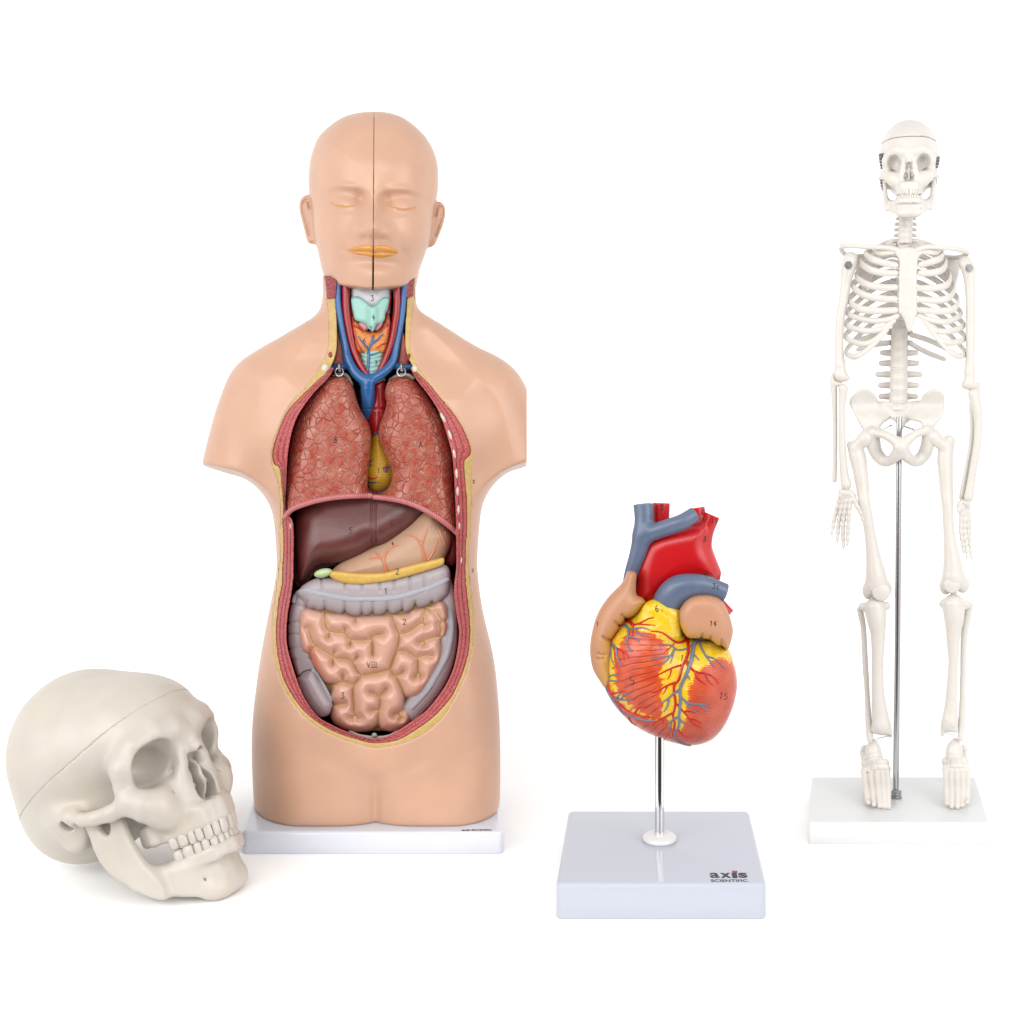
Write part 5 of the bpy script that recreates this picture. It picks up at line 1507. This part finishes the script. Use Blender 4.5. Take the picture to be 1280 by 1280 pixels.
    limb('radius', [tr(B, [(1070, 555, 80, 7.4), (1085, 620, 80, 7.0), (1097, 720, 80, 5.6), (1092, 850, 80, 5.2), (1075, 960, 80, 5.0), (1052, 1100, 80, 5.2), (1038, 1190, 80, 6.2)])])
    limb('ulna', [tr(B, [(1090, 505, 87, 4.6), (1085, 545, 87, 5.2), (1062, 620, 87, 4.6), (1062, 740, 87, 3.8), (1052, 880, 87, 3.5), (1025, 1020, 87, 3.4), (1003, 1150, 87, 4.0), (995, 1190, 87, 3.4)])])
    # hands: wrist block, palm bones, fingers as one piece each
    def finger_bump(p, d): return d
    limb('hand', [tr(C_, [(255, 172, 82, 4.2), (285, 178, 80, 5.0), (315, 182, 80, 4.6)]), tr(C_, [(255, 200, 82, 4.5), (325, 205, 80, 4.8)]),
                  tr(C_, [(248, 215, 84, 3.4), (225, 285, 86, 2.7), (210, 345, 86, 2.5), (203, 390, 85, 2.2), (194, 432, 83, 1.5)]), tr(C_, [(268, 225, 82, 3.4), (246, 310, 83, 2.7), (235, 390, 84, 2.5), (232, 440, 83, 2.2), (231, 480, 81, 1.6)]),
                  tr(C_, [(288, 225, 80, 3.4), (272, 320, 80, 2.8), (264, 410, 81, 2.7), (265, 470, 81, 2.3), (268, 518, 79, 1.6)]), tr(C_, [(310, 225, 78, 3.4), (302, 310, 77, 2.8), (297, 395, 78, 2.7), (294, 450, 78, 2.3), (291, 500, 77, 1.6)]),
                  tr(C_, [(325, 200, 78, 3.6), (350, 255, 75, 3.2), (378, 310, 74, 2.8), (398, 375, 74, 2.0)])], 1.2, lambda p, d: d + .25 * np.sin((CY - p[:, 2]) * .8), .8)
    limb('hand', [tr(C_, [(1000, 232, 84, 4.0), (1030, 245, 80, 4.4)]), tr(C_, [(985, 250, 82, 4.2), (978, 285, 78, 2.8)]), tr(C_, [(1000, 265, 82, 4.0), (992, 330, 82, 2.8), (990, 410, 82, 2.5), (998, 480, 82, 2.2), (1008, 545, 81, 1.4)]),
                  tr(C_, [(1012, 265, 84, 3.8), (1012, 340, 84, 2.6), (1014, 430, 84, 2.4), (1022, 510, 84, 2.0), (1028, 575, 83, 1.4)]), tr(C_, [(1025, 265, 86, 3.6), (1032, 350, 86, 2.6), (1040, 440, 86, 2.3), (1048, 520, 86, 2.0), (1054, 578, 85, 1.4)]), tr(C_, [(1034, 270, 89, 3.2), (1042, 340, 90, 2.3), (1046, 400, 90, 2.0), (1048, 450, 90, 1.5)])], 1.2, lambda p, d: d + .25 * np.sin((CY - p[:, 2]) * .8), .8)

    # --- legs
    limb('femur', [tr(B, [(408, 828, 80, 11.2), (375, 850, 80, 8.2), (345, 880, 82, 8.0)]), tr(B, [(312, 868, 86, 5.0), (330, 890, 85, 7.5), (352, 930, 84, 10.5), (372, 1030, 82, 9.6), (388, 1150, 80, 8.2)]) + tr(C_, [(398, 240, 77, 7.4), (420, 360, 77, 7.0), (438, 480, 78, 7.6), (455, 600, 79, 10.0), (468, 690, 80, 13.2)]),
                   tr(C_, [(425, 770, 84, 8.5), (470, 740, 80, 13), (520, 765, 84, 9.2)]), tr(C_, [(425, 795, 86, 7.2), (425, 800, 94, 7)]), tr(C_, [(518, 790, 86, 7.8), (518, 795, 94, 7)])], 4)
    limb('femur', [tr(B, [(820, 820, 80, 10.4), (850, 845, 80, 8.2), (885, 870, 82, 8.0)]), tr(B, [(918, 842, 86, 7.4), (905, 880, 85, 9.0), (893, 950, 84, 10.2), (897, 1060, 82, 9.2), (902, 1150, 81, 8.4)]) + tr(C_, [(908, 250, 78, 7.2), (914, 380, 78, 7.0), (926, 500, 78, 8.4), (938, 600, 79, 11.2), (942, 680, 80, 13.4)]),
                   tr(C_, [(898, 745, 84, 8.4), (945, 715, 80, 13), (1000, 735, 84, 8.8)]), tr(C_, [(898, 768, 86, 7.0), (898, 770, 94, 7)]), tr(C_, [(1002, 758, 86, 7.2), (1002, 760, 94, 7)])], 4)
    for x, y, r in ((500, 790, 11.5), (935, 745, 10.5)):
        (px, py), = C_([(x, y)])
        bone_sdf('kneecap', lambda p: ell(p, (px - CX, 70.5, CY - py), (r, 3.6, r * .95)), ((px - CX - 14, 56, CY - py - 14), (px - CX + 14, 76, CY - py + 14)), .9)
    limb('knee_link', [tr(C_, [(450, 815, 84, 4.6), (452, 838, 84, 3.6), (455, 865, 84, 4.6)])]); limb('knee_link', [tr(C_, [(945, 785, 84, 4.6), (944, 808, 84, 3.8), (945, 835, 84, 4.6)])])
    limb('tibia', [tr(C_, [(385, 878, 84, 5.0), (455, 880, 84, 6.4), (535, 872, 84, 4.8)]), tr(C_, [(463, 890, 82, 13.5), (472, 960, 80, 12.2), (480, 1050, 80, 9.3), (478, 1200, 80, 7.4)]) + tr(D, [(477, 50, 80, 7.3), (479, 200, 81, 7.8), (488, 320, 83, 9.4), (500, 420, 85, 11.4)]), tr(D, [(500, 430, 85, 11), (545, 470, 85, 3.6), (556, 490, 85, 2.6)]), tr(D, [(460, 455, 85, 4.5), (540, 465, 85, 4.0)])], 4)
    limb('fibula', [tr(C_, [(368, 895, 92, 3.8), (376, 930, 92, 4.0), (390, 1010, 92, 3.6), (398, 1150, 92, 3.6), (405, 1290, 92, 3.7)]) + tr(D, [(408, 130, 92, 3.4), (416, 280, 92, 3.4), (424, 420, 90, 4.2), (430, 500, 89, 4.2), (432, 525, 89, 2.8)])])
    limb('tibia', [tr(C_, [(880, 858, 84, 5.0), (945, 862, 84, 6.4), (1030, 868, 84, 5.0)]), tr(C_, [(945, 872, 82, 14.5), (948, 950, 80, 12.6), (944, 1050, 80, 9.2), (944, 1200, 80, 6.6)]) + tr(D, [(942, 60, 80, 6.2), (934, 200, 81, 6.8), (928, 300, 83, 7.6), (922, 400, 85, 10.2)]), tr(D, [(920, 410, 85, 10), (885, 455, 85, 3.8), (876, 480, 85, 2.6)]), tr(D, [(890, 440, 85, 3.6), (955, 452, 85, 4.0)])], 4)
    limb('fibula', [tr(C_, [(1044, 872, 92, 4.4), (1034, 920, 92, 5.0), (1016, 1010, 92, 4.6), (1006, 1150, 92, 4.0), (1005, 1290, 92, 3.9)]) + tr(D, [(1003, 130, 92, 3.8), (1000, 300, 92, 4.0), (994, 430, 90, 4.4), (988, 510, 89, 3.4)])])
    for l in ([(475, 508, 80, .55), (560, 488, 80, .55)], [(892, 470, 80, .55), (965, 490, 80, .55)]):
        q = tr(D, l); T.add('ankle_wire', tube([PB(*q[0][:3]), PB(*q[1][:3])], .6, 6), STEEL)
    # feet
    def foot(toes, tars, cut):
        ch = [tr(D, t) for t in toes] + [tr(D, t) for t in tars]
        lines = [D(l) for l in cut]
        fl_ = line_field(lines, 0, (1050 - CX, 1230 - CX, CY - 1030, CY - 915), h=.7)
        return limb('foot', ch, 1.6, lambda p, d: np.maximum(d + .8 * np.exp(-(fl_(p) / .7) ** 2), -(p[:, 2] * (1 + p[:, 1] / FD) + 573.8)), .8)
    T5 = lambda xs: [[(x0, 700 + dy, 92, 4.2), (x0 + .35 * (x1 - x0), 770 + dy, 78, 3.5), (x0 + .65 * (x1 - x0), 830 + dy, 64, 3.8), (x0 + .85 * (x1 - x0), 880 + dy, 54, 3.4), (x1, y1, 45, 3.1)] for x0, x1, y1, dy in xs]
    foot(T5([(393, 420, 902, 10), (432, 455, 915, 5), (470, 490, 925, 0), (503, 518, 930, -5), (536, 545, 932, -5)]), [[(455, 530, 98, 4.5), (450, 580, 96, 10), (455, 630, 94, 11.5)], [(400, 570, 110, 5), (395, 600, 112, 5.5), (410, 640, 104, 6)], [(405, 660, 96, 6), (460, 660, 92, 7.5), (520, 660, 92, 6)], [(400, 700, 96, 5), (470, 690, 90, 6), (530, 690, 90, 5)], [(430, 600, 120, 9), (425, 680, 132, 9), (425, 740, 136, 8)]],
         [[(400, 640), (460, 625), (530, 625)], [(440, 650), (430, 700)], [(470, 655), (475, 700)], [(400, 720), (470, 705), (545, 700)], [(415, 610), (440, 600), (500, 590)]])
    foot(T5([(896, 905, 908, 0), (932, 935, 928, -5), (965, 970, 932, -8), (998, 1000, 920, -5), (1030, 1028, 902, 5)]), [[(955, 525, 98, 4.5), (950, 570, 96, 10), (950, 620, 94, 11.5)], [(1005, 570, 110, 4.5), (1010, 600, 112, 4.5), (1000, 640, 104, 6)], [(900, 650, 96, 6), (950, 650, 92, 7.5), (1010, 655, 94, 6)], [(900, 690, 94, 5), (960, 680, 90, 6), (1020, 690, 92, 5)], [(970, 600, 120, 9), (970, 680, 132, 9), (970, 740, 136, 8)]],
         [[(890, 610), (950, 605), (1015, 610)], [(925, 645), (920, 690)], [(965, 640), (965, 690)], [(890, 690), (960, 690), (1030, 690)], [(990, 620), (1005, 670)]])

    # --- pelvis
    il = poly_field(B([(303, 605), (318, 572), (345, 540), (390, 521), (425, 528), (455, 552), (478, 585), (487, 612), (520, 622), (560, 650), (590, 672), (585, 705), (540, 715), (500, 750), (500, 790), (470, 830), (420, 800), (385, 770), (362, 735), (345, 700), (325, 660)]), n=4, h=.8)
    ir = poly_field(B([(888, 600), (885, 560), (860, 532), (820, 524), (785, 538), (755, 565), (738, 600), (700, 612), (670, 650), (655, 690), (680, 715), (740, 730), (755, 780), (790, 815), (810, 780), (835, 745), (860, 715), (885, 660)]), n=4, h=.8)
    isL = [tr(B, [(455, 790, 74, 6), (520, 805, 66, 5.2), (580, 838, 62, 6.6), (618, 868, 60, 8.5)]), tr(B, [(618, 885, 60, 8.5), (592, 928, 66, 7.4), (556, 962, 76, 6.6), (512, 962, 84, 7.6), (472, 920, 86, 8.4), (452, 860, 82, 9), (442, 800, 80, 9.5)])]
    isR = [tr(B, [(780, 775, 74, 6), (715, 800, 66, 5.2), (660, 838, 62, 6.6), (624, 868, 60, 8.5)]), tr(B, [(626, 885, 60, 8.5), (652, 928, 66, 7.4), (688, 962, 76, 6.6), (728, 962, 84, 7.6), (766, 920, 86, 8.4), (784, 865, 82, 8.8), (796, 800, 80, 9)])]
    cs = []
    for c in isL + isR:
        c = np.array(c, float); cs.append(spline(np.stack([c[:, 0] - CX, c[:, 2], CY - c[:, 1], c[:, 3]], 1), 4))
    sac = poly_field(B([(485, 605), (550, 600), (620, 610), (680, 600), (742, 598), (705, 690), (650, 740), (620, 790), (595, 740), (560, 690)]), n=4, h=.8)
    cxp = 1122 - CX
    def f_pel(p):
        px = p[:, 0] + CX; u = np.abs(px - 1122)
        yc = 88 + 0.010 * (u - 40) ** 2 * .4 - 0.28 * (u - 30) + 10 * np.exp(-((CY - p[:, 2] - 505) / 16) ** 2)
        d = smin(pillow(p, il, yc, 5.0, 3.4), pillow(p, ir, yc, 5.0, 3.4), 1)
        edge = np.minimum(np.abs(il(p) + 3), np.abs(ir(p) + 3))
        d = smin(d, pillow(p, sac, 106, 7, 5), 4)
        for c in cs: d = smin(d, chain(p, c[:, :3], c[:, 3]), 3)
        d = d + .4 * vnoise(p, 6, 4)
        return d
    lo, hi = (1055 - CX, 45, CY - 590), (1188 - CX, 130, CY - 480)
    pel, mp = bone_sdf('pelvis', f_pel, (lo, hi), 1.05)
    for l in ([(500, 775, 88, 1), (565, 745, 92, 1)], [(640, 752, 92, 1), (715, 778, 88, 1)], [(490, 735, 96, 1), (555, 690, 96, 1)]):
        q = tr(B, l); T.add('pelvis_wire', tube([PB(*q[0][:3]), PB(*q[1][:3])], 1.1, 8), STEEL)

    # --- spine
    def vertebra(px, py, v, w, hgt, tw, spin=8, h=.9, up=0.0):
        """body half width w, height hgt, side processes reaching tw"""
        c = np.array([px - CX, v, CY - py])
        def f(p):
            q = p - c
            rr = np.hypot(q[:, 0], q[:, 1] * 1.12) - w * (0.9 + 0.1 * np.minimum(1, (q[:, 2] / (hgt * .5)) ** 2))
            wz = np.abs(q[:, 2]) - hgt * .5 + 1.2; wx = rr + 1.2
            d = np.minimum(np.maximum(wx, wz), 0) + np.hypot(np.maximum(wx, 0), np.maximum(wz, 0)) - 1.2
            t = chain(np.abs(q) * [1, 0, 0] + q * [0, 1, 1], [(0, w * .9, 0), (tw * .6, w * .9, up * .5), (tw, w * .8, up)], [hgt * .34, hgt * .34, hgt * .27])
            d = smin(d, t, 2)
            return smin(d, chain(q, [(0, w, 0), (0, w + spin, -hgt * .4)], [2.2, 1.8]), 2)
        R_ = max(tw, w) + hgt * .4 + 2
        bone_sdf('vertebra', f, (c - [R_, w + 4, hgt * .8 + 4], c + [R_, w + spin + 5, hgt * .8 + 4]), h)
    cerv = [(1132.5, 272, 11), (1132.2, 279, 12.5), (1131.8, 286, 13), (1131.5, 293, 13.2), (1131, 300, 15)]
    cerv = [(1133, 258, 11), (1132.8, 265, 12)] + cerv
    for x, y, tw in cerv: vertebra(x, y, 110, 9.6, 7.4, tw, 6, up=-1.5)
    for i in range(10): vertebra(1130 - i * .45, 309 + i * 10.6, 116, 8.6 + i * .3, 9.9, 14, 7, 1.2, 1)
    for x, y, w, tw in ((1124.5, 416, 11.2, 14), (1124.2, 428.5, 11.4, 14.5), (1123.8, 441, 11.6, 21), (1123.8, 454, 11.8, 22.5), (1123.6, 468, 12, 26.5), (1123.4, 481.5, 12.2, 23), (1123, 495.5, 12.4, 22), (1122.6, 507, 12.6, 18)):
        vertebra(x, y, 108, w, 12.2 if y > 435 else 11.6, tw, 8, .95)
    for i in range(12):
        y = [422.2, 434.8, 447.5, 461, 474.8, 488.5, 503, 410, 399.5, 389, 276, 283][i]
        x = 1123.8 if i < 7 else (1125 if i < 10 else 1132)
        w = 10.9 if i < 7 else (10 if i < 10 else 9.0)
        T.add('spinal_disc', lathe([(w * .92, 1.6), (w, .9), (w, -.9), (w * .92, -1.6)], PB(x, y, 108 if i < 7 else (115 if i < 10 else 112)), 24), bone)

    # --- rib cage
    ms_ = poly_field(A([(578, 862), (600, 846), (660, 832), (730, 846), (758, 866), (735, 890), (722, 930), (720, 1100), (722, 1270)]) + B([(722, 60), (705, 100), (680, 168), (660, 160), (645, 110), (618, 60)]) + A([(606, 1230), (609, 1000), (612, 925), (598, 890)]), n=3, h=.8)
    bone_sdf('breastbone', lambda p: pillow(p, ms_, 58 + .02 * (CY - 345 - p[:, 2]), 3.2, 2.6) + .25 * vnoise(p, 5, 2), ((1105 - CX, 45, CY - 420), (1165 - CX, 72, CY - 300)), .9)
    axis = np.array([1127 - CX, 92.0])
    def rib(pts, rv, rh=1.9):
        """flattened bone along pts (px, py, depth): rv half height, rh half thickness"""
        q = np.array([(x - CX, v, CY - y) for x, y, v in pts], float)
        q = resample(spline(q, 7), 2.2)
        for _ in range(2): q[1:-1] = (q[:-2] + 2 * q[1:-1] + q[2:]) / 4
        m = len(q); t = np.gradient(q, axis=0); t /= np.linalg.norm(t, axis=1, keepdims=True)
        rad = np.concatenate([q[:, :2] - axis, np.zeros((m, 1))], 1); rad /= np.linalg.norm(rad, axis=1, keepdims=True) + 1e-9
        rad = rad - t * (rad * t).sum(1, keepdims=True); rad /= np.linalg.norm(rad, axis=1, keepdims=True) + 1e-9
        up = np.cross(t, rad)
        rvv = np.interp(np.linspace(0, 1, m), [0, .3, .55, 1], rv); 
        n = 12; a = np.linspace(0, 2 * math.pi, n, endpoint=False)
        V = []
        for i in range(m):
            e = min(1, math.sqrt(min(i, m - 1 - i) / 1.5 + .15))
            for b in a: V.append(q[i] + rad[i] * math.cos(b) * rh * e + up[i] * math.sin(b) * rvv[i] * e)
        Q = [(i * n + j, i * n + (j + 1) % n, (i + 1) * n + (j + 1) % n, (i + 1) * n + j) for i in range(m - 1) for j in range(n)]
        Q += [tuple(range(n))[::-1], tuple(range((m - 1) * n, m * n))]
        T.add('rib', (np.array(V), Q), bone)
    def y_(f, y): return f([(0, y)])[0][1]
    spx = lambda s: 1129 + s * 8
    # left of the picture: sternum end, mid, corner, lateral   (zoom A rows, B rows + 1181.5)
    left = [
        [(592, 862), (530, 868), (480, 872), (455, 850), 792],
        [(608, 948), (520, 930), (440, 905), (402, 872), 812],
        [(608, 992), (510, 990), (425, 968), (372, 925), 838],
        [(606, 1078), (510, 1080), (410, 1062), (345, 1012), 880],
        [(606, 1152), (500, 1148), (390, 1125), (322, 1070), 925],
        [(606, 1218), (490, 1224), (370, 1212), (300, 1160), 985],
        [(612, 1250), (530, 1280), (420, 1282), (290, 1240), 1050],
        [(590, 1272), (500, 1335), (390, 1345), (282, 1310), 1120],
        [(570, 1290), (470, 1395), (380, 1428), (278, 1385), 1190],
        [(545, 1325), (440, 1440), (345, 1505), (282, 1480), 1250]]
    right = [
        [(735, 862), (790, 862), (840, 868), (865, 850), 792],
        [(724, 948), (800, 925), (860, 905), (880, 872), 812],
        [(724, 992), (810, 990), (875, 972), (900, 925), 838],
        [(722, 1086), (810, 1084), (900, 1068), (925, 1010), 880],
        [(722, 1152), (830, 1160), (915, 1145), (950, 1085), 925],
        [(722, 1218), (840, 1226), (940, 1216), (975, 1160), 985],
        [(722, 1250), (800, 1278), (910, 1290), (992, 1245), 1050],
        [(745, 1265), (830, 1340), (920, 1350), (1008, 1315), 1120],
        [(765, 1290), (860, 1395), (940, 1420), (1016, 1390), 1190],
        [(790, 1325), (880, 1430), (960, 1500), (1016, 1485), 1250]]
    for sd, rows in ((-1, left), (1, right)):
        for k, row in enumerate(rows):
            (s0, s1, s2, s3), yb = row[:4], row[4]
            P = A([s0, s1, s2, s3, (0, yb)])
            sx = spx(sd); ybp = P[4][1]
            lat = P[3]
            back = [(lat[0] + (sx - lat[0]) * .12, lat[1] + (ybp - lat[1]) * .25, 112), (lat[0] + (sx - lat[0]) * .45, lat[1] + (ybp - lat[1]) * .7, 130), (lat[0] + (sx - lat[0]) * .8, lat[1] + (ybp - lat[1]) * 1.0, 128), (sx, ybp, 119)]
            pts = [(P[0][0], P[0][1], 58), (P[1][0], P[1][1], 58), (P[2][0], P[2][1], 66), (lat[0], lat[1], 88)] + back
            w = 4.8 if k < 6 else 4.1
            rib(pts, [w * .85, w, w * .95, w * .75] if k else [3.2, 3.5, 3.2, 2.8], 2.3)
    for pts in ([(560, 155, 112), (450, 195, 124), (340, 232, 118), (300, 250, 108)], [(555, 238, 112), (440, 252, 124), (345, 285, 120)], [(672, 185, 112), (790, 222, 124), (880, 265, 120), (960, 310, 108)], [(672, 238, 112), (780, 298, 122), (900, 345, 118)]):
        rib([(x, y, v) for (x, y), (_, _, v) in zip(B([(a, b) for a, b, _ in pts]), pts)], [3.4, 3.9, 3.7, 3.0])

    # --- shoulders
    limb('collarbone', [tr(A, [(598, 852, 57, 3.8), (540, 836, 57, 3.4), (400, 830, 64, 2.9), (300, 822, 73, 2.9), (258, 828, 80, 3.6)])])
    limb('collarbone', [tr(A, [(720, 850, 57, 3.8), (780, 830, 57, 3.4), (880, 836, 64, 2.9), (980, 846, 73, 3.0), (1025, 860, 80, 3.6)])])
    bl_ = poly_field(A([(300, 905), (360, 885), (450, 868), (500, 880), (470, 960), (430, 1060), (395, 1120), (370, 1060), (345, 980)]), n=4)
    br_ = poly_field(A([(870, 890), (920, 900), (985, 915), (980, 990), (960, 1060), (935, 1130), (900, 1060), (850, 960), (830, 890)]), n=4)
    for fb, ac in ((bl_, tr(A, [(262, 826, 82, 3.0), (252, 845, 86, 2.8), (285, 880, 96, 3.2), (350, 890, 108, 3.2), (450, 872, 116, 2.4)])), (br_, tr(A, [(1022, 858, 82, 3.0), (1030, 870, 86, 2.8), (985, 893, 96, 3.2), (930, 895, 108, 3.0), (850, 880, 116, 2.4)]))):
        c = np.array(ac, float); q = spline(np.stack([c[:, 0] - CX, c[:, 2], CY - c[:, 1], c[:, 3]], 1), 4)
        def f_sc(p):
            d = pillow(p, fb, 116 + .02 * (p[:, 0] * 0), 2.6, 2.0)
            return smin(d, chain(p, q[:, :3], q[:, 3]), 2.5)
        lo = np.minimum(q[:, :3].min(0), [fb.box[0], 108, fb.box[2]]) - 6; hi = np.maximum(q[:, :3].max(0), [fb.box[1], 122, fb.box[3]]) + 6
        bone_sdf('shoulder_blade', f_sc, (lo, hi), 1.1)

    # --- skull
    k = 0.553; yaw = -14.0
    R = rotm('z', yaw)
    cr, mn = skull_fields(1.0, .82)
    v0 = 108.0
    k0 = 1 + v0 / FD
    # real-unit placement about the point seen at the head's centre
    org = np.array([(1136.0 - CX) * k0, v0, (CY - 154.0) * k0 - 113 * k * k0 * 1.065])
    kz = 1.085
    tf = lambda m: ((m[0] * np.array([.935, .95, kz])) @ R.T * k * k0 + org, m[1])
    lo, hi = (-76, -106, -52), (76, 92, 122)
    CUT = lambda p: p[:, 2] - (71 + 0.02 * p[:, 1])
    hsk = 2.4
    cap = surfnet(lambda p: smax(cr(p), -CUT(p) + .9, .5), lo, hi, hsk)
    cap[0][:, :2] *= 1.015
    rest = surfnet(lambda p: smax(cr(p), CUT(p), .5), lo, hi, hsk)
    jaw = surfnet(mn, (-66, -108, -106), (66, 6, 6), 1.9)
    jaw[0][:, 0] *= 1.18
    sk = T.add('skull', tf(rest), bone, true=True)
    T.add('skull_cap', tf(cap), bone, parent=sk, true=True)
    jw = T.add('jaw', tf(jaw), bone, parent=sk, true=True)
    T.add('teeth', tf(join(teeth(True))), bone, parent=sk, true=True); T.add('teeth', tf(join(teeth(False, 1.0))), bone, parent=jw, true=True)
    V = np.concatenate([tf(cap)[0], tf(rest)[0], tf(jaw)[0]]); kk = FD / (FD + V[:, 1])
    for l in ([(1101.0, 192), (1101.5, 200), (1103.5, 211)], [(1102.5, 222), (1103, 230), (1105.5, 239)], [(1172, 196), (1171.5, 203), (1169.5, 210)], [(1169, 221), (1168, 229), (1166.5, 238)]):
        p = resample(spline(np.array(l, float), 6), .35)
        a = np.arange(len(p)) * 1.15
        q = np.stack([p[:, 0] - CX + 2.7 * np.cos(a), 99 + 2.7 * np.sin(a), CY - p[:, 1]], 1)
        T.add('spring', tube(q, .85, 5), BOLT)
skeleton_model()
# ------------------------------------------------------------------ the setting: white surface, white surroundings, camera, lamps
def stage():
    m = Mat('white_seamless_paper', (0.95, 0.95, 0.95, 1), 0.75, 0.1)
    m.bump(m.noise(3.0, 3), 0.03)
    nx, ny = 12, 12
    V = [((-6 + 12 * i / nx), (-0.19 + 1.0 * (j / ny)), GROUND * MM) for j in range(ny + 1) for i in range(nx + 1)]
    Q = [(j * (nx + 1) + i, j * (nx + 1) + i + 1, (j + 1) * (nx + 1) + i + 1, (j + 1) * (nx + 1) + i) for j in range(ny) for i in range(nx)]
    me = bpy.data.meshes.new('ground'); me.from_pydata(V, [], Q); me.update()
    me.materials.append(m.m)
    ob = bpy.data.objects.new('ground', me); COL.objects.link(ob)
    ob['kind'] = 'structure'; ob['label'] = 'plain white studio surface under all four models'; ob['category'] = 'studio surface'

    w = bpy.data.worlds.new('World'); SC.world = w; w.use_nodes = True
    nt = w.node_tree; N = nt.nodes; L = nt.links
    bg = N['Background']
    tc = N.new('ShaderNodeTexCoord'); sp = N.new('ShaderNodeSeparateXYZ')
    L.new(tc.outputs['Generated'], sp.inputs[0])
    mr = N.new('ShaderNodeMapRange'); mr.interpolation_type = 'SMOOTHSTEP'
    L.new(sp.outputs['Y'], mr.inputs['Value'])
    mr.inputs['From Min'].default_value = -0.82; mr.inputs['From Max'].default_value = -0.55
    mr.inputs['To Min'].default_value = WORLD_FRONT; mr.inputs['To Max'].default_value = WORLD_SIDE
    mz = N.new('ShaderNodeMapRange'); mz.interpolation_type = 'SMOOTHSTEP'
    L.new(sp.outputs['Z'], mz.inputs['Value'])
    mz.inputs['From Min'].default_value = 0.25; mz.inputs['From Max'].default_value = 0.9
    mz.inputs['To Min'].default_value = 1.0; mz.inputs['To Max'].default_value = WORLD_TOP
    mu = N.new('ShaderNodeMath'); mu.operation = 'MULTIPLY'
    L.new(mr.outputs['Result'], mu.inputs[0]); L.new(mz.outputs['Result'], mu.inputs[1])
    L.new(mu.outputs[0], bg.inputs['Strength'])
    bg.inputs['Color'].default_value = (1, 0.995, 0.99, 1)

    def softbox(name, loc, aim, sx, sy, power, color=(1, 1, 1)):
        l = bpy.data.lights.new(name, 'AREA'); l.shape = 'RECTANGLE'; l.size = sx; l.size_y = sy; l.energy = power; l.color = color
        o = bpy.data.objects.new(name, l); COL.objects.link(o)
        o.location = loc
        o.rotation_euler = (Vector(aim) - Vector(loc)).to_track_quat('-Z', 'Y').to_euler()
        return o
    for a in SOFTBOXES: softbox(*a)

    c = bpy.data.cameras.new('camera'); co = bpy.data.objects.new('camera', c); COL.objects.link(co)
    co.location = (0, -FD * MM, 0); co.rotation_euler = (math.radians(90), 0, 0)
    c.sensor_width = 36; c.sensor_fit = 'HORIZONTAL'
    c.lens = 36 * FD / 1280.0
    c.shift_x = -(CX - 640) / 1280.0; c.shift_y = -(640 - CY) / 1280.0
    c.clip_start = 0.05; c.clip_end = 60
    SC.camera = co
    SC.view_settings.view_transform = 'Standard'; SC.view_settings.look = 'None'
    SC.view_settings.exposure = 0; SC.view_settings.gamma = 1; SC.view_settings.use_curve_mapping = False
    SC.cycles.max_bounces = 8; SC.cycles.diffuse_bounces = 4; SC.cycles.glossy_bounces = 4
    SC.cycles.use_denoising = True

WORLD_FRONT, WORLD_SIDE, WORLD_TOP = 0.05, 1.4, 0.68
SOFTBOXES = [
    ('softbox', (-1.75, -1.9, 0.45), (0, 0.1, -0.1), 2.0, 1.8, 52, (1, .99, .975)),
    ('softbox', (1.95, -1.9, 0.45), (0, 0.1, -0.1), 2.0, 1.8, 47, (1, .99, .98)),
    ('front_softbox', (-0.2, -2.3, 0.9), (-0.1, 0.1, -0.1), 1.4, 0.7, 24, (1, .99, .98)),
]
stage()
